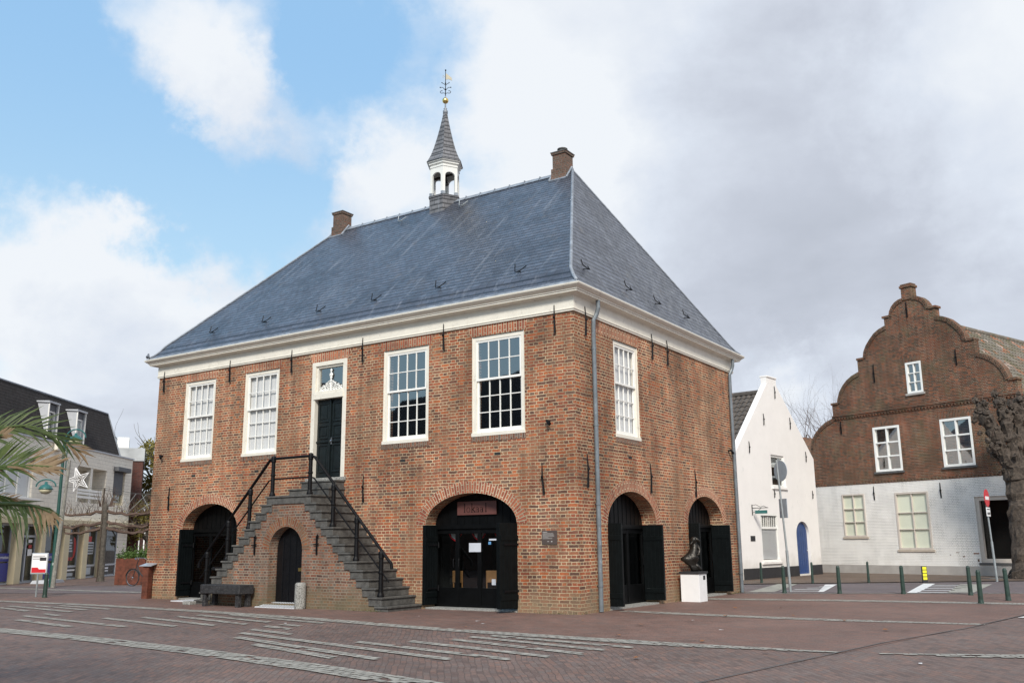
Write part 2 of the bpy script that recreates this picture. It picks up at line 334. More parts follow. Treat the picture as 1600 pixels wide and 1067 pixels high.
# paving: red brown clinkers laid in running bond, several tones, damp and worn patches
def paving(name, cols, rot, joint, bw=.21, bh=.085, dark=(.06, .045, .04), jf=.45):
    mt, t, b = base(name)
    oc = t.new('ShaderNodeTexCoord').outputs['Object']
    mp = t.new('ShaderNodeMapping'); t.l.new(oc, mp.inputs[0]); mp.inputs['Rotation'].default_value = (0, 0, rot)
    w2 = t.new('ShaderNodeTexNoise', i_Vector=mp.outputs[0], i_Scale=1.1, i_Detail=3.0)
    off2 = t.vmath('SCALE', t.vmath('SUBTRACT', w2.outputs['Color'], (.5, .5, .5))); off2.node.inputs['Scale'].default_value = .16
    vec = t.vmath('ADD', mp.outputs[0], off2)
    br = t.new('ShaderNodeTexBrick', offset=.5, i_Vector=vec, i_Color1=(0, 0, 0, 1), i_Color2=(1, 1, 1, 1), i_Mortar=(.4, .4, .4, 1), i_Scale=1.0)
    br.inputs['Mortar Size'].default_value = .008; br.inputs['Mortar Smooth'].default_value = .5
    br.inputs['Brick Width'].default_value = bw; br.inputs['Row Height'].default_value = bh
    k = len(cols)
    cc = t.ramp(br.outputs['Color'], [(.05+.9*i/(k-1), c) for i, c in enumerate(cols)])
    n = t.noise(oc, .35, 6, .62); n2 = t.noise(oc, 2.6, 6, .7); n3 = t.noise(oc, 30, 3, .6)
    f = t.maprange(n, .35, .65, .84, 1.14, False)
    f2 = t.maprange(n2, .3, .7, .80, 1.20, False); f3 = t.maprange(n3, .3, .7, .8, 1.2, False)
    f = t.math('MULTIPLY', t.math('MULTIPLY', f, f2), f3)
    cc = t.mix(1, cc, t.new('ShaderNodeCombineColor', i_0=f, i_1=f, i_2=f).outputs[0], 'MULTIPLY')
    cc = t.mix(t.math('MULTIPLY', t.maprange(t.noise(oc, .9, 7, .72, .4), .57, .70), .5), cc, c4(dark))
    cc = t.mix(t.math('MULTIPLY', br.outputs['Fac'], jf), cc, c4(joint))
    t.set(b.inputs['Base Color'], cc)
    rr = t.maprange(n2, .3, .7, .62, .85, False); t.set(b.inputs['Roughness'], rr); b.inputs['Specular IOR Level'].default_value = .35
    hgt = t.math('ADD', t.math('MULTIPLY', br.outputs['Fac'], -1.0), t.math('ADD', t.math('MULTIPLY', br.outputs['Color'], .5), t.math('MULTIPLY', n3, .6)))
    bp = t.new('ShaderNodeBump', i_Strength=.5, i_Height=hgt); bp.inputs['Distance'].default_value = .012
    t.l.new(bp.outputs[0], b.inputs['Normal'])
PC = [(.115, .082, .072), (.165, .108, .090), (.14, .108, .098), (.19, .114, .090), (.155, .118, .104)]
paving('square_paving', PC, rad(52), (.055, .045, .038))
paving('front_paving', [(.165, .100, .082), (.195, .112, .088), (.15, .105, .090)], rad(0), (.07, .05, .04))
paving('road_paving', [(.13, .108, .108), (.155, .115, .112), (.13, .118, .124)], rad(20), (.05, .045, .045))
paving('sidewalk_paving', [(.12, .085, .06), (.15, .10, .075), (.12, .095, .075)], rad(70), (.06, .05, .03), dark=(.06, .06, .03))
paving('stone_setts', [(.25, .24, .205), (.34, .325, .28), (.29, .28, .24)], rad(0), (.13, .11, .10), bw=.24, bh=.17, dark=(.17, .175, .15))

# ------------------------------------------------------------------ mesh builder
def ident(x, y, z): return V((x, y, z))
def frame(o, ang):
    """facade frame: u along the wall (to the right seen from outside), w outwards, v up"""
    u = V((cos(ang), sin(ang), 0)); n = V((sin(ang), -cos(ang), 0)); o = V(o)
    return lambda a, w, z: o+u*a+n*w+V((0, 0, z))
class MB:
    def __init__(s, T=ident): s.v = []; s.f = []; s.uv = []; s.mi = []; s.T = T
    def add(s, vs, fs, uvs=None, mi=0, raw=False):
        k = len(s.v)
        s.v += [V(p) if raw else s.T(*p) for p in vs]
        for i, f in enumerate(fs):
            s.f.append([k+j for j in f]); s.uv.append(uvs[i] if uvs else None); s.mi.append(mi)
        return s
    def box(s, x0, x1, y0, y1, z0, z1, mi=0):
        p = [(x, y, z) for x in (x0, x1) for y in (y0, y1) for z in (z0, z1)]
        return s.add(p, [(0, 1, 3, 2), (4, 6, 7, 5), (0, 4, 5, 1), (2, 3, 7, 6), (0, 2, 6, 4), (1, 5, 7, 3)], mi=mi)
    def prism(s, pts, w0, w1, mi=0):            # (u, v) outline extruded along w
        n = len(pts)
        p = [(a, w0, b) for a, b in pts]+[(a, w1, b) for a, b in pts]
        fs = [(i, (i+1) % n, n+(i+1) % n, n+i) for i in range(n)]
        tri = tessellate_polygon([[V((a, b, 0)) for a, b in pts]])
        fs += [tuple(q) for q in tri]+[tuple(n+i for i in reversed(q)) for q in tri]
        return s.add(p, fs, mi=mi)
    def slab(s, pts, z0, z1, mi=0):             # (x, y) outline extruded up
        n = len(pts)
        p = [(a, b, z0) for a, b in pts]+[(a, b, z1) for a, b in pts]
        fs = [(i, (i+1) % n, n+(i+1) % n, n+i) for i in range(n)]
        tri = tessellate_polygon([[V((a, b, 0)) for a, b in pts]])
        fs += [tuple(q) for q in tri]+[tuple(n+i for i in reversed(q)) for q in tri]
        return s.add(p, fs, mi=mi)
    def wall(s, outline, holes, w=0, depth=.35, mi=0):   # sheet with openings and reveals going inwards
        allp = [V((a, b, 0)) for a, b in outline]; loops = [allp]
        for h in holes: loops.append([V((a, b, 0)) for a, b in h])
        tri = tessellate_polygon(loops)
        flat = [q for l in loops for q in l]
        s.add([(q.x, w, q.y) for q in flat], [tuple(q) for q in tri], mi=mi)
        for h in holes:
            n = len(h)
            p = [(a, w, b) for a, b in h]+[(a, w-depth, b) for a, b in h]
            s.add(p, [(i, (i+1) % n, n+(i+1) % n, n+i) for i in range(n)], mi=mi)
        return s
    def tube(s, pts, r, n=8, mi=0, flat=None):
        P = [s.T(*p) for p in pts]; m = len(P)
        rs = r if isinstance(r, (list, tuple)) else [r]*m
        vs = []; up = V((0, 0, 1))
        for i in range(m):
            t = (P[min(i+1, m-1)]-P[max(i-1, 0)])
            if t.length < 1e-9: t = V((0, 0, 1))
            t.normalize()
            if i == 0:
                a = t.orthogonal().normalized() if abs(t.z) > .99 else t.cross(up).normalized()
            else:
                a = (a-t*a.dot(t)).normalized()
            b2 = t.cross(a)
            for k in range(n):
                an = 2*pi*k/n+pi/n
                vs.append(P[i]+(a*cos(an)*(flat[0] if flat else 1)+b2*sin(an)*(flat[1] if flat else 1))*rs[i])
        fs = [(i*n+k, i*n+(k+1) % n, (i+1)*n+(k+1) % n, (i+1)*n+k) for i in range(m-1) for k in range(n)]
        fs += [tuple(range(n))[::-1], tuple((m-1)*n+k for k in range(n))]
        return s.add(vs, fs, mi=mi, raw=True)
    def lathe(s, prof, c=(0, 0, 0), n=16, mi=0, sx=1, sy=1, ph=0):
        vs = [(c[0]+r*cos(2*pi*k/n+ph)*sx, c[1]+r*sin(2*pi*k/n+ph)*sy, c[2]+z) for r, z in prof for k in range(n)]
        m = len(prof)
        fs = [(i*n+k, i*n+(k+1) % n, (i+1)*n+(k+1) % n, (i+1)*n+k) for i in range(m-1) for k in range(n)]
        if prof[0][0] > 1e-6: fs.append(tuple(range(n))[::-1])
        if prof[-1][0] > 1e-6: fs.append(tuple((m-1)*n+k for k in range(n)))
        return s.add(vs, fs, mi=mi)
    def ball(s, c, r, n=12, mi=0, sc=(1, 1, 1)):
        h = n//2
        vs = [(c[0]+r*sc[0]*sin(pi*i/h)*cos(2*pi*k/n), c[1]+r*sc[1]*sin(pi*i/h)*sin(2*pi*k/n), c[2]-r*sc[2]*cos(pi*i/h)) for i in range(h+1) for k in range(n)]
        fs = [(i*n+k, i*n+(k+1) % n, (i+1)*n+(k+1) % n, (i+1)*n+k) for i in range(h) for k in range(n)]
        return s.add(vs, fs, mi=mi)
    def ring(s, uc, zs, a, b, t, w, seg=40, mi=0, half=pi):   # arch ring laid on the wall, bricks radial
        o = []; uvs = []
        L = 0; pts = []
        for i in range(seg+1):
            an = pi-half*i/seg if half == pi else pi/2+half/2-half*i/seg
            p0 = V((uc+a*cos(an), zs+b*sin(an))); nn = V((cos(an)*b, sin(an)*a)).normalized()
            pts.append((p0, p0+nn*t))
        for i in range(seg):
            (p0, q0), (p1, q1) = pts[i], pts[i+1]
            dl = ((p0+q0)/2-(p1+q1)/2).length
            k = len(s.v)
            s.v += [s.T(p0.x, w, p0.y), s.T(q0.x, w, q0.y), s.T(q1.x, w, q1.y), s.T(p1.x, w, p1.y)]
            s.f.append([k, k+1, k+2, k+3]); s.uv.append([(0, L), (t, L), (t, L+dl), (0, L+dl)]); s.mi.append(mi); L += dl
        for j in (0, 1):                       # thin edges so the ring has a body
            for i in range(seg):
                A, B = pts[i][j], pts[i+1][j]
                s.add([(A.x, w, A.y), (B.x, w, B.y), (B.x, w-.02, B.y), (A.x, w-.02, A.y)], [(0, 1, 2, 3)], mi=mi)
        return s
    def soldier(s, u0, u1, z0, z1, w, splay=.0, mi=0):  # upright bricks: uv turned a quarter
        k = len(s.v)
        P = [(u0, z0), (u1, z0), (u1+splay, z1), (u0-splay, z1)]
        s.v += [s.T(a, w, b) for a, b in P]+[s.T(a, w-.03, b) for a, b in P]
        s.f.append([k, k+1, k+2, k+3]); s.uv.append([(b-z0, a) for a, b in P]); s.mi.append(mi)
        for i in range(4):
            j = (i+1) % 4; s.f.append([k+i, k+j, k+4+j, k+4+i]); s.uv.append(None); s.mi.append(mi)
        return s
    def build(s, name, mat, parent=None, smooth=False, bevel=0, loc=None, fix=True, rot=None):
        me = bpy.data.meshes.new(name)
        me.from_pydata([tuple(p) for p in s.v], [], s.f)
        mats = mat if isinstance(mat, (list, tuple)) else [mat]
        for q in mats: me.materials.append(MATS[q])
        me.polygons.foreach_set('material_index', s.mi)
        if smooth: me.polygons.foreach_set('use_smooth', [True]*len(s.f))
        me.update()
        if fix:
            bm = bmesh.new(); bm.from_mesh(me); bmesh.ops.recalc_face_normals(bm, faces=bm.faces); bm.to_mesh(me); bm.free()
        ul = me.uv_layers.new(name='UVMap'); Z = V((0, 0, 1))
        for pi_, p in enumerate(me.polygons):
            cu = s.uv[pi_]; n = p.normal
            if cu:
                look = {vi: uvc for vi, uvc in zip(s.f[pi_], cu)}
                for li in p.loop_indices: ul.data[li].uv = look[me.loops[li].vertex_index]
            else:
                if abs(n.z) > .97: tu, tv = V((1, 0, 0)), V((0, 1, 0))
                else:
                    tu = Z.cross(n).normalized(); tv = n.cross(tu)
                for li in p.loop_indices:
                    co = me.vertices[me.loops[li].vertex_index].co; ul.data[li].uv = (co.dot(tu), co.dot(tv))
        ob = bpy.data.objects.new(name, me); COL.objects.link(ob)
        if parent: ob.parent = parent
        if loc is not None: ob.location = loc
        if rot is not None: ob.rotation_euler = rot
        if bevel:
            bv = ob.modifiers.new('bevel', 'BEVEL'); bv.width = bevel; bv.segments = 2; bv.limit_method = 'ANGLE'; bv.angle_limit = rad(40)
        return ob
def thing(name, label, cat, loc=(0, 0, 0), rz=0, group=None):
    o = bpy.data.objects.new(name, None); COL.objects.link(o); o.empty_display_size = .3
    o.location = loc; o.rotation_euler = (0, 0, rz)
    return tag(o, label, cat, group)
def tag(o, label, cat, group=None):
    o['label'] = label; o['category'] = cat
    if group: o['group'] = group
    return o
def struct(o): o['kind'] = 'structure'; return o
def dup(root, loc, rz=0, label=None, tilt=None):
    def cp(o, par):
        c = o.copy(); COL.objects.link(c)
        if par: c.parent = par
        for ch in [x for x in bpy.data.objects if x.parent == o]: cp(ch, c)
        return c
    r = cp(root, None); r.location = loc; r.rotation_euler = (tilt or 0, 0, rz)
    if label: r['label'] = label
    return r
def arch_pts(uc, half, zs, rise, z0, n=22):
    p = [(uc-half, z0)]
    p += [(uc-half*cos(pi*i/n), zs+rise*sin(pi*i/n)) for i in range(n+1)]
    p += [(uc+half, z0)]
    return p
def rect(u0, u1, z0, z1): return [(u0, z0), (u0, z1), (u1, z1), (u1, z0)]

# ------------------------------------------------------------------ ground
g = MB(); g.add([(-500, -500, 0), (500, -500, 0), (500, 500, 0), (-500, 500, 0)], [(0, 1, 2, 3)])
struct(g.build('ground', 'square_paving', fix=False))
def sheet(name, pts, z, mat):
    q = MB(); tri = tessellate_polygon([[V((a, b, 0)) for a, b in pts]])
    q.add([(a, b, z) for a, b in pts], [tuple(x) for x in tri]); o = q.build(name, mat, fix=False)
    return struct(o)
# footpath of redder clinkers against the building
sheet('footpath', [(-20, 3), (-20, -2.9), (-13.8, -2.75), (-8.8, -3.05), (-4.7, -3.5), (-.35, -4.3), (2.2, -4.43), (4.3, -4.6), (7.0, -4.65), (8.45, 3.4), (9.6, 13.6), (.2, 9.8), (-30, -2+12)], .004, 'front_paving')
sheet('road', [(-40, -7), (.3, 9.85), (7.7, 13.05), (40, 27), (40, 36), (6.9, 22.2), (-1.8, 15.75), (-40, -1)], .008, 'road_paving')
sheet('pavement', [(-1.8, 15.9), (6.9, 22.35), (40, 36.2), (40, 60), (-10, 60), (-10, 13)], .03, 'sidewalk_paving')
def strip(name, top, width, z=.012, mat='stone_setts', loc=None, sett=.2):
    """a band of single stone setts laid flush in the brick, slightly uneven"""
    if mat != 'stone_setts':
        bot = []
        for i, (x, y) in enumerate(top):
            a = V(top[max(i-1, 0)]); b2 = V(top[min(i+1, len(top)-1)]); t_ = (b2-a).normalized(); n_ = V((t_.y, -t_.x)); bot.append((x+n_.x*width, y+n_.y*width))
        q = MB(); n = len(top); q.add([(x, y, z) for x, y in top]+[(x, y, z) for x, y in bot], [(i, n+i, n+i+1, i+1) for i in range(n-1)])
        return struct(q.build(name, mat, fix=False))
    q = MB(); k = 0
    for i in range(len(top)-1):
        a, b2 = V(top[i]), V(top[i+1]); L = (b2-a).length; t_ = (b2-a)/L; n_ = V((t_.y, -t_.x)); m_ = max(1, round(L/sett))
        for j in range(m_):
            f = (j+.5)/m_; w = width if not isinstance(width, list) else width[i]*(1-f)+width[i+1]*f
            rows = max(1, round(w/.11)); rw = w/rows
            for r_ in range(rows):
                if random.random() < .02: continue
                sh = (.5 if r_ % 2 else 0)*L/m_
                u0 = j*L/m_+sh+random.uniform(.004, .014); u1 = (j+1)*L/m_+sh-random.uniform(.004, .014); v0 = r_*rw+random.uniform(.002, .012); v1 = (r_+1)*rw-random.uniform(.002, .012)
                dz = random.uniform(-.002, .002)
                c = [a+t_*u+n_*v for u, v in ((u0, v0), (u1, v0), (u1, v1), (u0, v1))]
                q.add([(p.x+random.gauss(0, .004), p.y+random.gauss(0, .004), z+dz) for p in c], [(0, 3, 2, 1)])
    return struct(q.build(name, 'sett_stone', fix=False))
strip('stone_band', [(-30, -2.9), (-19.2, -2.89), (-13.8, -2.73), (-8.8, -3.03), (-4.7, -3.46), (-2, -3.95), (-.35, -4.2), (2.21, -4.41), (4.3, -4.55), (6.96, -4.6)], [.45]*8+[.5, .12])
strip('stone_band', [(-26, -7.9), (-14, -8.1), (-8.9, -8.38), (-4.85, -8.61), (-1.47, -8.98), (1.5, -9.45), (2.9, -9.75), (4.0, -9.98)], [.5]*6+[.5, .08])
strip('stone_band', [(.35, 1.58), (1.4, 1.54), (3, 1.38), (5.1, 1.24), (8.05, 1.38)], [.35, .5, .5, .5, .3])
strip('stone_band', [(.0, 7.05), (3.9, 7.9), (8.2, 8.3), (18, 8.8)], .72)
strip('stone_band', [(7.45, -4.75+.25), (8.4, -4.1), (9.3, -3.7), (12, -2.9)], [.1, .35, .45, .5])
strip('stone_band', [(-34, 2.3), (-29, 2.35), (-19.2, 2.44)], .5)
strip('stone_band', [(.3, 9.95), (7.7, 13.15), (18, 17.6)], .14)
strip('paving_seam', [(6.1, -9.8), (6.35, -8.35), (7.2, -2.95), (7.94, .27), (8.43, 3.43), (9.2, 9)], .03, z=.016, mat='dark_sill')
ST = [((-4.36, -5.03), (-3.63, -5.15)), ((-4.32, -5.47), (-3.3, -5.75)), ((-3.94, -6.14), (-2.42, -6.48)), ((-3.55, -6.74), (2.45, -8.07)), ((-2.88, -7.35), (1.47, -8.55)), ((-1.69, -8.02), (.85, -8.75)),
      ((-.45, -6.9), (3.16, -7.67)), ((.34, -6.4), (3.5, -7.13)), ((.7, -5.82), (3.77, -6.6)), ((.86, -5.3), (3.87, -6.02)), ((.99, -4.97), (3.94, -5.5)),
      ((-15.63, -4.79), (-13.45, -5.25)), ((-16.02, -4.29), (-12.08, -4.88)), ((-15.51, -3.9), (-12.43, -4.25)), ((-14.91, -3.5), (-12.17, -3.8)), ((-12.12, -5.6), (-11.11, -5.78)),
      ((-11.89, -6.22), (-6.79, -6.95)), ((-10.77, -7.0), (-7.84, -7.5)), ((-9.3, -5.75), (-5.91, -6.4)), ((-8.74, -5.17), (-5.35, -5.88)), ((-8.22, -4.6), (-4.98, -5.35)), ((-8.03, -4.09), (-4.95, -4.78)), ((-7.57, -3.66), (-3.77, -4.4))]
for (a, b_) in ST:
    a = (a[0]+random.gauss(0, .05), a[1]+.10); b_ = (b_[0]+random.gauss(0, .05), b_[1]+.10)
    n_ = 8; L = [(a[0]+(b_[0]-a[0])*i/n_, a[1]+(b_[1]-a[1])*i/n_+.11) for i in range(n_+1)]
    strip('stone_stripe', [a, b_], .22, z=.013)
# white markings of the two road humps
def marks(name, polys, mat='road_white'):
    q = MB()
    for p in polys: q.add([(x, y, .016) for x, y in p], [tuple(range(len(p)))])
    return struct(q.build(name, mat, fix=False))
L0, L1 = (4.65, 12.09), (3.95, 18.6)
ps = [[(4.65, 12.05), (4.95, 12.15), (4.35, 18.7), (3.95, 18.7)]]
for i in range(5):
    y = 12.35+i*1.25; ps.append([(4.9-i*.1, y), (5.7, y+.35), (5.7, y+.6), (4.85-i*.1, y+.25)])
marks('road_marking', ps)
marks('road_marking', [[(2.25, 11.65), (2.1, 11.55), (.95, 16.6), (1.3, 16.9)]]+[[(.9+.1*i, 11.5+i*1.1), (2.0-i*.17, 11.9+i*1.1), (2.0-i*.17, 12.1+i*1.1), (.9+.1*i, 11.75+i*1.1)] for i in range(4)])
marks('hump_paving', [[(5.7, 12.6), (6.4, 12.9), (6.2, 18.9), (5.2, 18.6)], [(.15, 10.6), (.9, 10.95), (-.1, 16.7), (-.8, 16.6)]], 'kerb_stone')
marks('road_marking', [[(8.5, 3.2), (12, 3.5), (12, 4.3), (8.7, 4.0)]])

# ------------------------------------------------------------------ town hall
W, D, HB = 16.02, 10.69, 7.13
hall = thing('town_hall', 'large brick town hall with steep slate hip roof, bell turret and outside stair', 'town hall')
TF = frame((0, 0, 0), 0)            # front: u = x
TS = frame((0, 0, 0), pi/2)         # right hand side: u = y, outwards +x
FWIN = [(-14.61, -13.11), (-11.73, -10.21), (-6.06, -4.46), (-3.04, -1.43)]
A1 = (-13.03, 1.28, 2.13, .76); A2 = (-3.11, 1.41, 2.08, .77)
B1 = (2.86, 1.40, 2.05, .83); B2 = (7.80, 1.38, 2.12, .81)
w_ = MB(TF)
holes = [rect(a, b2, 4.25, 6.84) for a, b2 in FWIN]+[rect(-8.80, -7.43, 3.46, 6.82)]
holes += [arch_pts(A1[0], A1[1], A1[2], A1[3], .003), arch_pts(A2[0], A2[1], A2[2], A2[3], .003)]
w_.wall([(-W, 0), (-W, HB), (0, HB), (0, 0)], holes, depth=.42)
w_.T = TS
w_.wall([(0, 0), (0, HB), (D, HB), (D, 0)], [rect(2.06, 3.5, 4.23, 6.78), arch_pts(B1[0], B1[1], B1[2], B1[3], .003), arch_pts(B2[0], B2[1], B2[2], B2[3], .003)], depth=.42)
w_.T = ident
w_.add([(-W, 0, 0), (-W, D, 0), (-W, D, HB), (-W, 0, HB), (0, D, 0), (0, D, HB)], [(0, 1, 2, 3), (1, 4, 5, 2)])
wall = w_.build('wall', 'hall_brick', hall, fix=False)
# inner floor so storeys do not share light
MB().box(-W+.43, -.43, .43, D-.05, 3.3, 3.42).build('floor', 'dark_room', hall)
q = MB(); q.add([(-15.9, 4.0, 0.01), (-1.2, 4.0, 0.01), (-1.2, 4.0, 3.3), (-15.9, 4.0, 3.3)], [(0, 1, 2, 3)]); q.add([(-3.6, .5, 0.01), (-3.6, 10.6, 0.01), (-3.6, 10.6, 3.3), (-3.6, .5, 3.3)], [(0, 1, 2, 3)]) if False else None
q.add([(-5.2, .46, 0), (-5.2, 10.6, 0), (-5.2, 10.6, 3.3), (-5.2, .46, 3.3), (-.1, 10.6, 0), (-.1, 10.6, 3.3)], [(0, 1, 2, 3), (1, 4, 5, 2)])
q.build('dark_panel', 'dark_room', hall, fix=False)  # near-black panels put in so the rooms behind the doors look unlit
q = MB(); q.add([(-15.9, 10.6, 3.43), (-.1, 10.6, 3.43), (-.1, 10.6, 7.05), (-15.9, 10.6, 7.05), (-15.9, .1, 7.05), (-.1, .1, 7.05)], [(0, 1, 2, 3), (3, 2, 5, 4)]); q.add([(-15.95, .1, 3.43), (-15.95, 10.6, 3.43), (-15.95, 10.6, 7.05), (-15.95, .1, 7.05)], [(0, 1, 2, 3)])
q.build('upper_dark_panel', 'dark_room', hall, fix=False)  # near-black lining, room shade painted in behind the upper panes
for T_, A_ in ((TF, A1), (TF, A2), (TS, B1), (TS, B2)):
    MB(T_).ring(A_[0], A_[2], A_[1], A_[3], .29, .006).build('brick_arch', 'arch_brick', wall, fix=False)
for a, b2 in FWIN: MB(TF).soldier(a-.05, b2+.05, 6.84, 7.125, .006, .09).build('flat_arch', 'arch_brick', wall, fix=False)
MB(TF).soldier(-8.85, -7.38, 6.82, 7.125, .006, .08).build('flat_arch', 'arch_brick', wall, fix=False)
MB(TS).soldier(.9, 3.55, 6.78, 7.125, .006, .03).build('flat_arch', 'arch_brick', wall, fix=False)
for a, b2 in FWIN: MB(TF).soldier(a-.03, b2+.03, 4.12, 4.25, .012, .0).build('brick_sill', 'stair_brick', wall, fix=False)
MB(TS).soldier(2.04, 3.54, 4.10, 4.23, .012).build('brick_sill', 'stair_brick', wall, fix=False)
for x in (-13.94, -11.02, -5.32, -2.26): MB(TF).box(x-.09, x+.09, 0, .004, 3.75, 3.82).build('wall_slot', 'dark_room', wall)
MB(TS).box(2.72, 2.92, 0, .004, 3.72, 3.79).build('wall_slot', 'dark_room', wall)

def sash_window(parent, T, u0, u1, z0, z1, blind=True, split=.60, cols=4, rt=2, rb=3, fw=.115, gap=0, glass=None):
    q = MB(T)
    q.box(u0, u0+fw, -.16, -.03, z0+.09, z1); q.box(u1-fw, u1, -.16, -.03, z0+.09, z1)
    q.box(u0+fw, u1-fw, -.16, -.03, z1-fw, z1); q.box(u0-.01, u1+.01, -.17, .02, z0, z0+.09)
    q.box(u0-.004, u0+.03, -.03, -.012, z0+.09, z1); q.box(u1-.03, u1+.004, -.03, -.012, z0+.09, z1)
    fr = q.build('window', 'cream_paint', parent, bevel=.006)
    a, b2, c, e = u0+fw, u1-fw, z0+.09, z1-fw; mid = c+(e-c)*split
    for (nm, zl, zh, rows, w0) in (('upper_sash', mid-.03, e, rt, -.09), ('lower_sash', c, mid+.03, rb, -.135)):
        s_ = MB(T); st = .05; bt = .055 if nm == 'upper_sash' else .11; tp = .045
        s_.box(a, a+st, w0, w0+.045, zl, zh); s_.box(b2-st, b2, w0, w0+.045, zl, zh)
        s_.box(a+st, b2-st, w0, w0+.045, zl, zl+bt); s_.box(a+st, b2-st, w0, w0+.045, zh-tp, zh)
        for i in range(1, cols):
            x = a+st+(b2-a-2*st)*i/cols; s_.box(x-.011, x+.011, w0+.008, w0+.042, zl+bt, zh-tp)
        for i in range(1, rows):
            z = zl+bt+(zh-tp-zl-bt)*i/rows; s_.box(a+st, b2-st, w0+.010, w0+.040, z-.011, z+.011)
        so_ = s_.build(nm, 'white_paint', fr)
        MB(T).add([(a+st, w0+.02, zl+bt), (b2-st, w0+.02, zl+bt), (b2-st, w0+.02, zh-tp), (a+st, w0+.02, zh-tp)], [(0, 1, 2, 3)]).build('pane', glass or ('glass_blind' if blind else 'glass'), fr, fix=False)
    if blind:
        q = MB(T); n = 36
        pts = [(a+(b2-a)*i/n, -.160+.006*sin(i*1.9)) for i in range(n+1)]
        q.add([(x, y, c+gap) for x, y in pts]+[(x, y, e) for x, y in pts], [(i, i+1, n+2+i, n+1+i) for i in range(n)])
        q.build('curtain', 'blind_white', fr, smooth=True, fix=False)
    return fr
for i, (a, b2) in enumerate(FWIN): sash_window(hall, TF, a, b2, 4.25, 6.84, blind=i < 2, split=.565 if i < 3 else .575, gap=.04 if i == 1 else 0)
sash_window(hall, TS, 2.06, 3.5, 4.23, 6.78, True, .575)

# front door with fanlight
q = MB(TF)
q.box(-8.80, -8.66, -.2, .02, 3.46, 6.82); q.box(-7.57, -7.43, -.2, .02, 3.46, 6.82); q.box(-8.66, -7.57, -.2, .02, 6.70, 6.82)
q.box(-8.70, -7.53, -.2, .05, 5.72, 5.88); q.box(-8.66, -7.57, -.2, .03, 5.88, 5.95)
q.box(-8.66, -8.60, -.15, -.03, 5.95, 6.70); q.box(-7.63, -7.57, -.15, -.03, 5.95, 6.70); q.box(-8.6, -7.63, -.15, -.03, 6.64, 6.70)
df = q.build('door_frame', 'cream_paint', hall, bevel=.006)
MB(TF).add([(-8.6, -.1, 5.95), (-7.63, -.1, 5.95), (-7.63, -.1, 6.64), (-8.6, -.1, 6.64)], [(0, 1, 2, 3)]).build('pane', 'glass', df, fix=False)
q = MB(TF)     # carved fan ornament
q.tube([(-8.115, -.06, 5.95), (-8.115, -.06, 6.60)], .018, 6); q.lathe([(.0, -.08), (.05, -.04), (.06, 0), (.03, .05), (.055, .08), (0, .1)], (0, 0, 0), 8) if False else None
for zz, rr in ((6.42, .075), (6.34, .05), (6.55, .045), (6.25, .045)): q.ball((-8.115, -.06, zz), rr, 8, sc=(1, .35, .8))
random.seed(17)
for sgn in (-1, 1):
    for k in range(4):
        f = k/4; cxx = -8.115+sgn*(.06+.11*k); hh = .24*(1-f)**.8
        for rr, zz in ((.045, 5.99), (.04, 6.05), (.034, 6.11), (.03, 6.17)):
            if zz-5.93 < hh+.05: q.tube([(cxx+rr*cos(tt)+random.gauss(0, .008), -.06, zz+rr*.8*sin(tt)) for tt in [j*pi/4 for j in range(9)]], .012, 5)
    q.tube([(-8.115, -.06, 6.26), (-8.115+sgn*.10, -.06, 6.22), (-8.115+sgn*.2, -.06, 6.12), (-8.115+sgn*.32, -.06, 6.08), (-8.115+sgn*.46, -.06, 5.96)], .016, 5)
    for j in range(7): q.ball((-8.115+sgn*(.03+.065*j), -.06, 5.97+.02*(j % 2)), .030, 6, sc=(1, .4, 1))
q.build('fan_ornament', 'white_paint', df)
q = MB(TF); 
q.box(-8.66, -8.13, -.17, -.12, 3.47, 5.72); q.box(-8.10, -7.57, -.17, -.12, 3.47, 5.72)
for x0, x1 in ((-8.6, -8.19), (-8.04, -7.63)):
    for z0, z1 in ((3.62, 4.42), (4.58, 4.98), (5.06, 5.62)):
        for (a, b2, c, e) in ((x0, x1, z0, z0+.045), (x0, x1, z1-.045, z1), (x0, x0+.045, z0+.045, z1-.045), (x1-.045, x1, z0+.045, z1-.045)): q.box(a, b2, -.12, -.095, c, e)
        q.box(x0+.09, x1-.09, -.12, -.105, z0+.09, z1-.09)
q.box(-8.66, -7.57, -.12, -.08, 4.47, 4.52); q.box(-8.145, -8.085, -.12, -.06, 3.47, 5.72)
dr = q.build('door', 'door_black', hall, bevel=.005)
q = MB(TF); q.ball((-8.03, -.05, 4.5), .035, 8); q.box(-8.05, -8.01, -.095, -.06, 4.4, 4.6); q.build('handle', 'chrome', dr)
MB(TF).box(-8.9, -7.36, -.2, .06, 3.36, 3.46).build('door_sill', 'concrete', hall, bevel=.01)

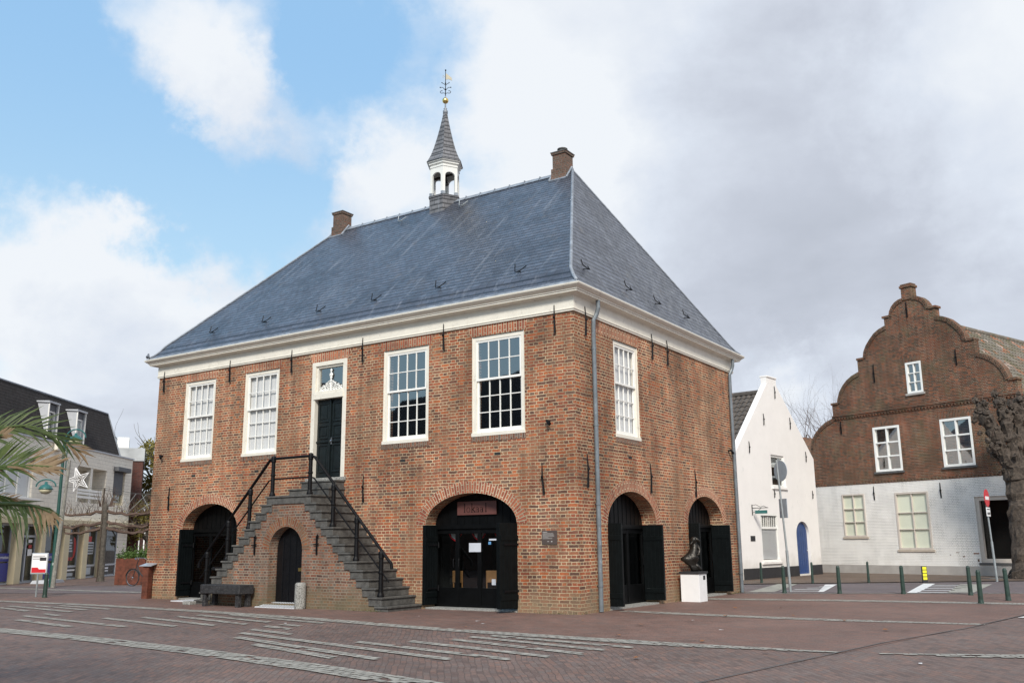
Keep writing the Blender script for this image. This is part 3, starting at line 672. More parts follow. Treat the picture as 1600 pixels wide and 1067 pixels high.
# arched timber doorways
def archdoor(T, A, kind):
    uc, a, zs, b2 = A; w = -.42
    q = MB(T)
    pts = arch_pts(uc, a, zs, b2, zs-.02, 20); q.prism(pts, w-.04, w)
    n = 12
    for i in range(1, n): x = uc-a+2*a*i/n; hh = zs+b2*math.sqrt(max(0, 1-((x-uc)/a)**2)); q.box(x-.008, x+.008, w, w+.012, zs, hh-.02)
    q.box(uc-a, uc+a, w-.02, w+.06, zs-.10, zs)
    ty = q.build('door_tympanum', 'black_paint', hall)
    q = MB(T); x0, x1, z1 = uc-a+.02, uc+a-.02, zs-.10
    nn = 4 if kind == 'shop' else 3
    bw_ = (x1-x0)/nn
    for i in range(nn+1): x = x0+bw_*i; q.box(x-.055, x+.055, w-.05, w+.02, .02, z1)
    q.box(x0, x1, w-.05, w, .06, .52); q.box(x0, x1, w-.05, w+.01, .02, .10); q.box(x0, x1, w-.05, w+.01, z1-.12, z1)
    fr = q.build('glazed_door', 'black_paint', hall, bevel=.004)
    MB(T).add([(x0, w-.02, .5), (x1, w-.02, .5), (x1, w-.02, z1), (x0, w-.02, z1)], [(0, 1, 2, 3)]).build('pane', 'shop_glass', fr, fix=False)
    for i in range(nn):
        hx = x0+bw_*(i+(.12 if i % 2 else .88)); MB(T).tube([(hx, w+.04, 1.0), (hx, w+.06, 1.03), (hx, w+.06, 1.2), (hx, w+.04, 1.23)], .01, 6).build('handle', 'iron_black', fr)
    MB(T).box(uc-a+.02, uc+a-.02, w-.05, .0, -.01, .045).build('threshold', 'concrete', hall, bevel=.006)
    return fr
for T_, A_, k_ in ((TF, A1, 'plain'), (TF, A2, 'shop'), (TS, B1, 'plain'), (TS, B2, 'plain')): archdoor(T_, A_, k_)
def shutter(T, p0, p1, z1, th=.07):
    (ax, ay), (bx, by) = p0, p1; d_ = V((bx-ax, by-ay)); L = d_.length; d_.normalize(); n_ = V((-d_.y, d_.x))
    def T2(a, w, z): return T(ax+d_.x*a+n_.x*w, ay+d_.y*a+n_.y*w, z)
    q = MB(T2); q.box(0, L, -th/2, th/2, .10, z1)
    for i in range(1, 5): q.box(L*i/5-.006, L*i/5+.006, -th/2-.008, th/2+.008, .14, z1-.04)
    for z in (.35, z1-.35): q.box(.02, L-.02, -th/2-.02, th/2+.02, z-.06, z+.06)
    sh = q.build('shutter', 'green_black', hall, bevel=.006)
    q = MB(T2); 
    for z in (.5, z1-.5): q.tube([(0, -th/2-.03, z-.07), (0, -th/2-.03, z+.07)], .02, 8); q.box(0, L*.8, -th/2-.032, -th/2-.02, z-.022, z+.022)
    q.build('hinge', 'iron_black', sh)
shutter(TF, (A1[0]-A1[1]+.05, -.36), (A1[0]-A1[1]+.02, .10), 2.13, .09); shutter(TF, (A1[0]+A1[1]-.06, -.36), (A1[0]+A1[1]-.08, .10), 2.13, .09)
shutter(TF, (A2[0]-A2[1]+.06, -.38), (A2[0]-A2[1]+.02, .08), 2.08, .10); shutter(TF, (A2[0]+A2[1]-.04, -.05), (A2[0]+A2[1]-.20, .52), 2.08, .13)
shutter(TS, (B1[0]-B1[1]+.05, -.05), (B1[0]-B1[1]+.08, .34), 2.06, .09); shutter(TS, (B1[0]+B1[1]-.08, -.36), (B1[0]+B1[1]-.04, .20), 2.05, .09)
shutter(TS, (B2[0]-B2[1]+.05, -.05), (B2[0]-B2[1]+.06, .32), 2.12, .09); shutter(TS, (B2[0]+B2[1]-.08, -.36), (B2[0]+B2[1]-.03, .22), 2.10, .09)

# frieze and cornice, mitred ring
def ringband(prof, name, mat, parent, x0=-W, x1=0, y0=0, y1=D, **k):
    q = MB(); n = len(prof); vs = []
    for o_, z in prof: vs += [(x0-o_, y0-o_, z), (x1+o_, y0-o_, z), (x1+o_, y1+o_, z), (x0-o_, y1+o_, z)]
    fs = [(i*4+j, i*4+(j+1) % 4, (i+1)*4+(j+1) % 4, (i+1)*4+j) for i in range(n-1) for j in range(4)]
    q.add(vs, fs); return q.build(name, mat, parent, **k)
ringband([(-.05, 7.12), (.045, 7.12), (.045, 7.155), (.065, 7.165), (.065, 7.185), (.045, 7.20), (.045, 7.52), (-.05, 7.53)], 'frieze', 'cream_paint', hall)
ringband([(.0, 7.50), (.06, 7.50), (.08, 7.525), (.16, 7.535), (.25, 7.54), (.25, 7.575), (.275, 7.585), (.275, 7.61), (.31, 7.63), (.365, 7.675), (.38, 7.70), (.38, 7.725), (.2, 7.73)], 'cornice', 'cream_paint', hall)
ringband([(.36, 7.715), (.35, 7.745), (.29, 7.75), (.27, 7.81), (.2, 7.81)], 'gutter', 'lead', hall)
# roof
XR0, XR1, YR, ZR = -13.15, -2.92, D/2, 13.3
rings = [(.27, 7.78), (.16, 7.88), (.04, 8.03), (-.08, 8.22)]
q = MB(); vs = []
for o_, z in rings: vs += [(-W-o_, -o_, z), (o_, -o_, z), (o_, D+o_, z), (-W-o_, D+o_, z)]
k = len(vs); vs += [(XR0, YR, ZR), (XR1, YR, ZR)]
fs = [(i*4+j, i*4+(j+1) % 4, (i+1)*4+(j+1) % 4, (i+1)*4+j) for i in range(len(rings)-1) for j in range(4)]
b0 = (len(rings)-1)*4
fs += [(b0, b0+1, k+1, k), (b0+1, b0+2, k+1), (b0+2, b0+3, k, k+1), (b0+3, b0, k)]
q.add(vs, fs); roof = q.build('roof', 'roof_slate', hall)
q = MB()
hips = [[(o_, -o_, z+.02) for o_, z in rings]+[(XR1, YR, ZR+.03)], [(o_, D+o_, z+.02) for o_, z in rings]+[(XR1, YR, ZR+.03)], [(-W-o_, -o_, z+.02) for o_, z in rings]+[(XR0, YR, ZR+.03)]]
for h, hr in zip(hips, (.045, .02, .03)): MB().tube(h, hr, 8).build('hip_flashing', 'lead', roof, smooth=True)
q = MB(); n = 17
for i in range(n):
    x0 = XR0+(XR1-XR0)*i/n; x1 = XR0+(XR1-XR0)*(i+1)/n
    q.prism([(-.16, ZR-.12), (0, ZR+.045), (.16, ZR-.12)], x0+.01, x1-.01) if False else None
    q.add([(x0, YR-.15, ZR-.11), (x1-.02, YR-.15, ZR-.11), (x0, YR, ZR+.04), (x1-.02, YR, ZR+.04), (x0, YR+.15, ZR-.11), (x1-.02, YR+.15, ZR-.11)], [(0, 1, 3, 2), (2, 3, 5, 4)])
    q.box(x1-.03, x1+.0, YR-.05, YR+.05, ZR+.0, ZR+.055)
q.build('ridge_cap', 'lead', roof)
sl_f = (ZR-8.22)/(YR-.08); sl_e = (ZR-8.22)/(-XR1-.08)
for (x, y, z, end, mt_) in [(-13.81, .3, 8.5, 0, 'iron_black'), (-11.3, .3, 8.5, 0, 'iron_black'), (-8.93, .3, 8.5, 0, 'iron_black'), (-6.71, .3, 8.5, 0, 'iron_black'), (-4.37, .3, 8.5, 0, 'iron_black'), (-1.75, .3, 8.5, 0, 'iron_black'),
                          (-9.6, 4.75, 12.8, 0, 'galvanised'), (-6.9, 4.7, 12.8, 0, 'galvanised'), (0, .96, 8.45, 1, 'iron_black'), (0, 3.39, 8.45, 1, 'iron_black'), (0, 5.28, 8.45, 1, 'iron_black'), (0, 7.4, 8.45, 1, 'iron_black')]:
    if end: z0 = 8.45; xx = -.08-(z0-8.22)/sl_e; T_ = (lambda y_, z_, xx_: lambda a, w, v: V((xx_+w, y_+a, z_+v)))(y, z0, xx)
    else: z0 = z; yy = .08+(z0-8.22)/sl_f; T_ = (lambda x_, z_, y_: lambda a, w, v: V((x_+a, y_-w, z_+v)))(x, z0, yy)
    q = MB(T_); q.tube([(-.15, .02, .22), (-.14, .05, .08), (-.08, .14, -.02), (.0, .18, -.05), (.08, .14, -.02), (.14, .07, .06), (.2, .02, .12)], .013, 6)
    q.tube([(0, .18, -.05), (0, .0, .0)], .012, 5)
    q.build('roof_hook', mt_, roof)
# chimneys
def chimney(x0, x1, pot):
    q = MB(); y0, y1 = YR-.25, YR+.25
    q.box(x0-.04, x1+.04, y0-.04, y1+.04, 12.6, 13.38); q.box(x0, x1, y0, y1, 13.38, 13.86); q.box(x0-.035, x1+.035, y0-.035, y1+.035, 13.86, 13.93)
    c = q.build('chimney', 'chimney_brick', roof, bevel=.012)
    q = MB(); q.box(x0-.05, x1+.05, y0-.05, y1+.05, 13.93, 13.96)
    if pot: q.lathe([(.14, 0), (.14, .12), (.17, .13), (.17, .16), (0, .17)], ((x0+x1)/2, YR, 13.96), 12)
    q.build('chimney_cap', 'dark_sill', c)
    q = MB(); q.tube([(x0-.07, y0-.12, 12.95), (x1+.09, y0-.12, 12.95)], .04, 6); q.tube([(x1+.09, y0-.12, 12.95), (x1+.09, YR, 13.42), (x1+.09, y1+.1, 12.95)], .04, 6); q.tube([(x0-.08, y0-.12, 12.95), (x0-.08, YR, 13.42)], .04, 6)
    q.build('flashing', 'lead', c)
chimney(-3.52, -3.04, True); chimney(-13.26, -12.78, False)
# bell turret
TX, TY = -8.1, YR
def hexr(side): return side
tb = MB(); PH = 0.0   # hexagon with corners on the x axis: faces look to -90, -30, 30 deg
hexp = lambda r, z: (r, z)
tb.lathe([(.575, 12.35), (.575, 13.38), (.61, 13.39), (.61, 13.45), (0, 13.46)], (TX, TY, 0), 6, ph=PH)
tur = tb.build('bell_turret', 'spire_slate', hall)
for k in range(6):
    a = pi/3*k; MB().lathe([(.085, 0), (.085, .12)], (TX+.50*cos(a), TY+.50*sin(a), 13.45), 6).build('post_shoe', 'lead', tur)
q = MB(); 
R_ = .55
for k in range(6):
    a0, a1 = pi/3*k, pi/3*(k+1)
    p0 = V((TX+R_*cos(a0), TY+R_*sin(a0), 0)); p1 = V((TX+R_*cos(a1), TY+R_*sin(a1), 0)); L = (p1-p0).length; an = math.atan2((p1-p0).y, (p1-p0).x)
    q.T = frame(p0, an)
    # face with arched opening
    out = [(0, 13.48), (.09, 13.48)]+[(L/2-(L/2-.09)*cos(pi*i/10), 14.16+.15*sin(pi*i/10)) for i in range(11)]+[(L-.09, 13.48), (L, 13.48), (L, 14.66), (0, 14.66)]
    q.prism(out, -.07, 0)
    q.box(-.01, L+.01, 0, .02, 14.50, 14.55)
q.T = ident
q.lathe([(.54, 14.58), (.61, 14.62), (.61, 14.68), (.67, 14.70), (.67, 14.75), (.1, 14.77)], (TX, TY, 0), 6)
q.build('lantern', 'spire_light', tur)
q = MB(); q.lathe([(.70, 14.73), (.64, 14.82), (.54, 15.02), (.43, 15.32), (.31, 15.72), (.20, 16.15), (.11, 16.55), (.075, 16.75), (0, 16.78)], (TX, TY, 0), 6); q.build('spire', 'spire_slate', tur)
q = MB(); q.lathe([(.085, 16.70), (.09, 16.82), (.05, 16.86), (.07, 16.9), (.03, 16.94), (.022, 17.1), (.022, 17.4)], (TX, TY, 0), 10); q.build('finial', 'lead', tur, smooth=True)
q = MB(); q.ball((TX, TY, 17.22), .115, 16); q.build('gilt_ball', 'gold', tur, smooth=True)
q = MB(lambda a, w, z: V((TX, TY, z))+R0*a+FH*w)
q.tube([(0, 0, 17.3), (0, 0, 18.42)], [.018, .012], 6); q.ball((0, 0, 18.42), .03, 8); q.ball((0, 0, 17.66), .035, 8); q.ball((0, 0, 17.9), .03, 8)
for sg in (-1, 1):
    q.tube([(0, 0, 17.5)]+[(sg*(.13+.06*cos(tt)), 0, 17.56+.05*sin(tt)) for tt in [-2.4+j*.55 for j in range(9)]], .011, 5)
    q.tube([(0, 0, 17.62), (sg*.1, 0, 17.74), (sg*.18, 0, 17.74)], .010, 5); q.ball((sg*.19, 0, 17.74), .025, 6)
    q.tube([(0, 0, 17.82), (sg*.06, 0, 17.88), (sg*.13, 0, 17.92)], .010, 5); q.ball((sg*.13, 0, 17.93), .02, 6)
q.build('weathervane_stem', 'iron_black', tur)
q = MB(lambda a, w, z: V((TX, TY, z))+R0*a+FH*w); q.prism([(.01, 18.30), (.22, 18.12), (.24, 18.0), (.12, 18.06), (.01, 18.05)], -.006, .006); q.tube([(-.09, 0, 18.12), (-.09, 0, 18.22), (-.02, 0, 18.16)], .009, 5); q.build('weathervane_flag', 'brass_dull', tur)
q = MB(); q.lathe([(0, .26), (.06, .25), (.09, .18), (.105, .08), (.15, 0), (.13, 0), (0, .02)], (TX, TY, 14.0), 16); q.box(TX-.45, TX+.45, TY-.03, TY+.03, 14.27, 14.34); q.build('bell', 'bronze', tur, smooth=False)
# wall anchors
def anchor(T, u, z0, z1, lean=0, proud=.03):
    q = MB(T); h = z1-z0
    q.tube([(u+lean, proud, z0), (u+lean*.6, proud+.01, z0+h*.3), (u, proud+.02, z0+h*.55), (u-.01, proud, z1)], [.034, .026, .022, .012], 6, flat=(1, .6)); q.ball((u, proud+.03, z0+h*.55), .04, 6)
    return q.build('wall_anchor', 'iron_black', hall)
for u in (-15.68, -12.4, -9.64, -6.8, -3.92, -.49): anchor(TF, u, 6.62, 7.32, 0, .06)
for u in (-15.05, -6.68, -.93): anchor(TF, u, 2.74, 3.47, .03 if u > -1 else 0)
for u in (.5, 4.33, 5.36): anchor(TS, u, 6.58, 7.32, 0, .06)
for u in (.47, 3.97, 7.05): anchor(TS, u, 2.88, 3.68)
def wall_hook(T, u, z):
    q = MB(T); q.tube([(u, 0, z), (u-.03, .10, z+.02), (u+.08, .14, z-.08)], [.03, .03, .045], 6); q.build('wall_hook', 'iron_black', hall)
wall_hook(TF, -15.55, 4.5); wall_hook(TF, -.72, 4.46)
# drainpipes
def pipe(u, drop=0):
    q = MB(TS)
    q.tube([(u, .20, 7.54), (u, .20, 7.34), (u-.01, .16, 7.20), (u-.08, .10, 7.02), (u-.08, .09, 6.6), (u-.08, .09, .02)], .055, 12)
    for z in (6.3, 4.4, 2.5, .6): q.tube([(u-.08, .09, z-.02), (u-.08, .09, z+.02)], .066, 12)
    q.tube([(u-.08, .09, 2.2), (u-.08, .09, 2.0)], .061, 12)
    p_ = q.build('drainpipe', 'zinc', hall, smooth=False)
    q = MB(TS); 
    for z in (6.3, 4.4, 2.5, .6): q.tube([(u-.08, .0, z), (u-.08, .06, z)], .015, 6)
    q.build('pipe_bracket', 'iron_black', p_)
pipe(.92); pipe(10.35)
wall_hook(TS, 10.0, 4.47)

# ---- the double outside stair
SX, NR = -8.22, 13
TW = -1.30                    # front face of the stair wall (y)
zt = [.12+.2125*k for k in range(NR+1)]     # last one = landing level
zt = [.125+k*(2.92-.125)/13 for k in range(14)]
xr = [3.60-.2125*k for k in range(14)]       # distance of each riser from the centre line
TFW = frame((SX, 0, 0), 0)
core = []
for k in range(13): core += [(-(xr[k]-.40), zt[k-1] if k else 0.0), (-(xr[k]-.40), zt[k]-.003)]
left = core
right_ = [(-a, z) for a, z in reversed(core)]
outl = [(p[0], p[1]) for p in left]+[(p[0], p[1]) for p in right_]
# remove duplicate consecutive levels
door_h = arch_pts(-.06, .63, 1.50, .60, .10, 16)
q = MB(TFW)
outline = []
for p in outl:
    if not outline or (abs(outline[-1][0]-p[0])+abs(outline[-1][1]-p[1])) > 1e-4: outline.append(p)
q.wall(outline, [door_h], w=-TW-.03, depth=.3)
stair = q.build('staircase', 'stair_brick', hall, fix=False)
q = MB(TFW); q.ring(-.06, 1.50, .63, .60, .27, -TW-.03+.006); q.build('brick_arch', 'stair_arch', stair, fix=False)
def step(sgn, k):
    q = MB(TFW); x1 = xr[k]; x0 = x1-.42; z = zt[k]
    zb = 0 if k == 0 else z-.2125
    a, b2 = sorted((sgn*x0, sgn*x1))
    q.box(a, b2, 0, -TW, zb, z-.045)
    a, b2 = sorted((sgn*x0, sgn*(x1+.035))); q.box(a, b2, 0, -TW+.035, z-.045, z)
    return q.build('step', 'bluestone', stair, bevel=.008)
for k in range(13):
    step(1, k); step(-1, k)
q = MB(TFW); lx = xr[13]+.01
q.box(-lx, lx, .0, -TW, 2.70, 2.875); q.box(-lx-.035, lx+.035, 0, -TW+.035, 2.875, 2.92); q.build('landing', 'bluestone', stair, bevel=.008)
for (z, yy, a, b2) in ((3.14, .62, -.70, .82), (3.36, .32, -.55, .80)):
    q = MB(TFW); q.box(a, b2, 0, yy, z-.22, z-.045); q.box(a-.03, b2+.03, 0, yy+.03, z-.045, z); q.build('step', 'bluestone', stair, bevel=.008)
# cellar door
q = MB(TFW); pts = arch_pts(-.06, .60, 1.50, .58, .12, 16); q.prism(pts, -TW-.36, -TW-.30)
for i in range(1, 5): 
    x = -.66+1.2*i/5; q.box(x-.022, x+.022, -TW-.30, -TW-.285, .14, 1.95 if i in (2, 3) else 1.82)
cdoor = q.build('cellar_door', 'black_gloss', hall, bevel=.01)
MB(TFW).box(.2, .5, -TW-.285, -TW-.27, .93, 1.02).build('letter_plate', 'gold', cdoor)
def lamp_iron(x, z):
    q = MB(TFW); y = -TW-.03; q.tube([(x, y+.02, z-.25), (x, y+.03, z+.22)], .03, 6); q.tube([(x-.1, y+.05, z), (x+.1, y+.05, z+.02)], .015, 6); q.tube([(x, y+.03, z+.2), (x+.06, y+.07, z+.26), (x+.09, y+.05, z+.2)], .015, 6)
    q.build('wall_anchor', 'iron_black', stair)
lamp_iron(-1.25, 1.62); lamp_iron(1.12, 1.62)
q = MB(TFW)        # ramp grate before the cellar door
n = 16
for i in range(n):
    x = -.82+1.5*i/n; q.add([(x, -TW+.22, .012), (x+.06, -TW+.22, .012), (x+.06, -TW-.28, .125), (x, -TW-.28, .125)], [(0, 1, 2, 3)])
    q.add([(x, -TW+.22, .0), (x+.06, -TW+.22, .0), (x+.06, -TW+.22, .012), (x, -TW+.22, .012)], [(0, 1, 2, 3)])
q.box(-.86, .70, -TW+.20, -TW+.24, 0, .02); q.box(-.86, -.83, -TW-.03, -TW+.22, 0, .03)
mat1 = q.build('door_grate', 'mat_white', None); tag(mat1, 'white slatted door grate in front of the narrow black cellar door', 'door grate')
q = MB()
for i in range(14):
    x = -13.6+i*.075; q.box(x, x+.045, -.75, -.05, .003, .03)
q.box(-13.62, -12.56, -.78, -.75, .003, .032)
mat2 = q.build('door_grate', 'mat_white', None); tag(mat2, 'white slatted door grate lying at the left arched doorway behind the bench', 'door grate')
# railings: 5 posts from the right foot up to the landing, mirrored on the left
def post(par, x, z):
    q = MB(TFW); y = -TW-.08
    q.lathe([(.085, 0), (.085, .05), (.065, .09), (.058, .12), (.055, .55), (.07, .57), (.07, .60), (.055, .62), (.055, .92), (.07, .94), (.07, 1.06), (.055, 1.10), (0, 1.12)], (x, y, z), 10)
    q.build('post', 'iron_black', par)
def rails(sgn):
    q = MB(TFW); y = -TW-.08
    X = [.72, 1.60, 2.45, 3.29]; 
    zf = lambda x: 2.92-(x-.86)*1.0 if x > .86 else 2.92
    pts = [(sgn*.70, y, 2.92+1.03), (sgn*.86, y, 2.92+1.0), (sgn*3.5, y, zf(3.55)+1.02), (sgn*3.62, y, zf(3.62)+.99), (sgn*3.64, y, zf(3.62)+.85)]
    q.tube(pts, .048, 8, flat=(1, .75))
    pts = [(sgn*.70, y, 2.92+.47), (sgn*.86, y, 2.92+.44), (sgn*3.55, y, zf(3.5)+.43)]
    q.tube(pts, .022, 6)
    r_ = q.build('railing', 'iron_black', hall)
    for x in X:
        k = max([i for i in range(14) if xr[i]+.03 >= x] or [13]); 
        post(r_, sgn*x, zt[k] if x > .8 else 2.92)
    return r_
r1 = rails(1); r2 = rails(-1)
q = MB(TFW); y = -TW-.08; q.tube([(-.72, y, 3.95), (.72, y, 3.95)], .036, 8); q.tube([(-.72, y, 3.39), (.72, y, 3.39)], .022, 6); q.build('landing_rail', 'iron_black', hall)

# text helper
def text(body, size, T, u, z, w, mat, parent, name='lettering', ext=.006, align='CENTER', sx=1.0):
    cu = bpy.data.curves.new('txt', 'FONT'); cu.body = body; cu.size = size; cu.align_x = align; cu.align_y = 'CENTER'; cu.extrude = ext/2; cu.resolution_u = 3
    tmp = bpy.data.objects.new('txt', cu); COL.objects.link(tmp)
    dg = bpy.context.evaluated_depsgraph_get(); me0 = bpy.data.meshes.new_from_object(tmp.evaluated_get(dg))
    bpy.data.objects.remove(tmp)
    q = MB(T); q.add([(u+v_.co.x*sx, w+v_.co.z, z+v_.co.y) for v_ in me0.vertices], [tuple(p.vertices) for p in me0.polygons])
    bpy.data.meshes.remove(me0)
    return q.build(name, mat, parent, fix=False)
# signs on the hall
sg = thing('hanging_sign', 'brown lokaal sign board in the wide arched doorway', 'sign', (-3.16, .36, 2.3))
TL = frame((0, 0, 0), 0)
MB(TL).box(-.61, .61, -.03, .0, .02, .36).build('board', 'lokaal_brown', sg, bevel=.004)
# slim serif letters for "lokaal"
def serif_letters(parent):
    q = MB(TL); w = .004; z0 = .085; xh = .125; asc = .225
    def bar(x, za, zb, t=.016): q.box(x-t/2, x+t/2, w-.003, w+.004, za, zb)
    def foot(x, z, l=.05): q.box(x-l/2, x+l/2, w-.003, w+.004, z, z+.009)
    def oval(cx, cz, rx, rz, t=.014, a0=0, a1=2*pi):
        n = 24; P = []
        for i in range(n+1):
            a = a0+(a1-a0)*i/n; tt = t*(.45+.55*abs(cos(a)))
            P.append(((cx+rx*cos(a), cz+rz*sin(a)), (cx+(rx-tt)*cos(a), cz+(rz-t*.5)*sin(a))))
        for i in range(n):
            (a_, b_), (c_, d_) = P[i], P[i+1]
            q.add([(a_[0], w+.004, a_[1]), (c_[0], w+.004, c_[1]), (d_[0], w+.004, d_[1]), (b_[0], w+.004, b_[1])], [(0, 1, 2, 3)])
    x = -.37
    bar(x, z0, z0+asc); foot(x, z0); foot(x-.012, z0+asc-.009, .03)
    x += .12; oval(x, z0+xh/2, .057, xh/2+.003)
    x += .11; bar(x, z0, z0+asc); foot(x, z0); foot(x-.012, z0+asc-.009, .03)
    for i in range(10):
        f = i/9; q.box(x+.008+.06*f, x+.022+.06*f, w-.003, w+.004, z0+.055+.06*f, z0+.068+.06*f); q.box(x+.018+.07*f, x+.036+.07*f, w-.003, w+.004, z0+.07-.07*f, z0+.083-.07*f)
    foot(x+.09, z0, .045); foot(x+.075, z0+xh-.009, .045)
    for _ in range(2):
        x += .165 if _ == 0 else .13
        oval(x, z0+.037, .040, .040); bar(x+.038, z0, z0+xh-.02); foot(x+.045, z0, .025); oval(x, z0+xh-.038, .045, .038, .012, 0, pi*.85)
    x += .14; bar(x, z0, z0+asc); foot(x, z0); foot(x-.012, z0+asc-.009, .03)
    q.build('lettering', 'black_paint', parent, fix=False)
serif_letters(sg)
pq = thing('information_plaque', 'small dark brown information plaque on the brick wall right of the wide arch', 'plaque', (-.78, 0, 1.57))
MB(TL).box(-.21, .21, 0, .02, 0, .32).build('plate', 'plaque_brown', pq, bevel=.003)
q = MB(TL); random.seed(3)
q.box(-.18, -.05, .02, .022, .280, .292)
for i in range(8):
    z = .255-i*.018; q.box(-.18, -.18+random.uniform(.26, .35) if i not in (5,) else -.02, .02, .022, z, z+.006)
q.box(-.05, -.01, .02, .022, .06, .075); q.box(.05, .085, .02, .022, .055, .08)
q.build('print_lines', 'plaque_print', pq)
# things seen in and behind the lokaal doors
q = MB(TF); w = -.40
q.box(-3.42, -3.05, w, w+.004, 1.40, 1.62); pass
nt_ = q.build('paper_notice', 'paper', None); tag(nt_, 'white paper notice taped to the glass of the lokaal doors', 'notice')
MB(TF).box(-2.72, -2.60, w, w+.004, .60, .74).build('sticker', 'paper', nt_)
MB(TF).box(-2.80, -2.40, w, w+.004, 1.68, 1.72).build('sticker', 'paper', nt_)
MB(TF).box(-2.82, -2.74, w, w+.004, 1.58, 1.65).build('sticker', 'sign_blue', nt_)
q = MB(TF)
for cx in (-4.0, -3.25, -2.55):
    q.add([(cx-.2, -.62, 1.96), (cx+.2, -.62, 1.96), (cx+.13, -.60, 1.78), (cx, -.60, 1.70), (cx-.13, -.60, 1.78)], [(0, 4, 3, 2, 1)])
ct = q.build('cafe_curtain', 'blind_white', None, fix=False); tag(ct, 'short scalloped red and white curtain hanging inside the lokaal doors', 'curtain')
q = MB(TF)
for cx in (-4.0, -3.25, -2.55): q.tube([(cx-.2, -.59, 1.86), (cx-.13, -.59, 1.76), (cx, -.59, 1.68), (cx+.13, -.59, 1.76), (cx+.2, -.59, 1.86)], .018, 5)
q.build('trim', 'sign_red', ct)
def chair(x, y, rz, label):
    t_ = thing('wooden_chair', label, 'chair', (x, y, 0), rz, 'chairs inside the lokaal')
    MB().box(-.2, .2, -.2, .2, .44, .47).build('seat', 'wood_warm', t_, bevel=.01)
    q = MB(); q.box(-.2, .2, .17, .2, .62, .92); q.build('backrest', 'wood_warm', t_, bevel=.01)
    for sx_, sy_ in ((-1, -1), (1, -1), (-1, 1), (1, 1)): MB().tube([(sx_*.17, sy_*.17, .02), (sx_*.18, sy_*.18, .44 if sy_ < 0 else .92)], .018, 6).build('leg', 'wood_warm', t_)
chair(-4.05, 1.0, 2.9, 'orange brown wooden chair behind the left pane of the lokaal doors')
chair(-3.2, 1.1, .4, 'orange brown wooden chair behind the middle pane of the lokaal doors')
# ------------------------------------------------------------------ generic casement / shop windows
def window(parent, T, u0, u1, z0, z1, cols=2, bars=(.5,), fw=.09, mat='white_paint', back=None, wrec=-.12, glass='glass', sill=None, bw=.03, proud=.0):
    q = MB(T); w0, w1 = wrec-.05, wrec+.06+proud
    q.box(u0, u0+fw, w0, w1, z0, z1); q.box(u1-fw, u1, w0, w1, z0, z1); q.box(u0+fw, u1-fw, w0, w1, z1-fw, z1); q.box(u0+fw, u1-fw, w0, w1, z0, z0+fw)
    for i in range(1, cols):
        x = u0+fw+(u1-u0-2*fw)*i/cols; q.box(x-bw, x+bw, w0, w1-.012, z0+fw, z1-fw)
    for b_ in bars:
        z = z0+fw+(z1-z0-2*fw)*b_; q.box(u0+fw, u1-fw, w0+.01, w1-.02, z-bw, z+bw)
    f = q.build('window', mat, parent, bevel=.005)
    MB(T).add([(u0+fw, wrec, z0+fw), (u1-fw, wrec, z0+fw), (u1-fw, wrec, z1-fw), (u0+fw, wrec, z1-fw)], [(0, 1, 2, 3)]).build('pane', glass, f, fix=False)
    if back:
        MB(T).add([(u0+fw, wrec-.012, z0+fw), (u1-fw, wrec-.012, z0+fw), (u1-fw, wrec-.012, z1-fw), (u0+fw, wrec-.012, z1-fw)], [(0, 1, 2, 3)]).build('blind', back, f, fix=False)
    if sill: MB(T).box(u0-.08, u1+.08, wrec, .08, z0-.10, z0).build('sill', sill, f, bevel=.008)
    return f
def small_anchor(parent, T, u, z0, z1, r=.025):
    q = MB(T); q.tube([(u, .03, z0), (u, .05, (z0+z1)/2), (u, .03, z1)], [r, r*.8, r*.6], 6); q.ball((u, .05, (z0+z1)/2), r*1.6, 6)
    return q.build('wall_anchor', 'iron_black', parent)
def pantiles(T, u0, u1, ridge, eave, name, mat, parent, tw=.26, th=.34, wave=.035):
    """corrugated tiled slope; ridge/eave = (w, z) ends of the slope, u along the ridge"""
    nu = int((u1-u0)/tw*4); dv = V((eave[0]-ridge[0], eave[1]-ridge[1])); L = dv.length; nv = int(L/th)
    nrm = V((-dv.y, dv.x)).normalized(); 
    if nrm.y < 0: nrm = -nrm
    q = MB(T); vs = []; uvs = []
    for j in range(nv):
        for e in (0, 1):
            t_ = (j+e)/nv; lift = .035 if e else 0.0
            for i in range(nu+1):
                u = u0+(u1-u0)*i/nu; h = wave*(sin(2*pi*(u-u0)/tw)+.35*sin(4*pi*(u-u0)/tw+.8))+lift
                vs.append((u, ridge[0]+dv.x*t_+nrm.x*h, ridge[1]+dv.y*t_+nrm.y*h)); uvs.append((u, -t_*L-(.001 if e == 0 else 0)))
    fs = []; fu = []
    for r in range(2*nv-1):
        for i in range(nu):
            a = r*(nu+1)+i; f = (a, a+1, a+nu+2, a+nu+1); fs.append(f); fu.append([uvs[x] for x in f])
    q.add(vs, fs, fu); return q.build(name, mat, parent, fix=False, smooth=False)

# ------------------------------------------------------------------ white gabled house on the far side of the street
WG = (-3.03, 19.08); WA = rad(83)
TW_ = frame((0, 0, 0), 0)
wh = thing('white_house', 'narrow white rendered house with a pointed gable and a blue arched door', 'house', (WG[0], WG[1], 0), WA)
out = [(0, 0), (0, 5.35), (3.42, 8.68), (3.42, 8.98), (4.42, 8.98), (4.42, 8.68), (8.1, 5.5), (8.1, 0)]
q = MB(TW_); q.wall(out, [rect(3.32, 4.72, 3.98, 5.42), rect(1.85, 3.62, .72, 2.78), arch_pts(6.2, .72, 1.88, .6, .10)], depth=.18)
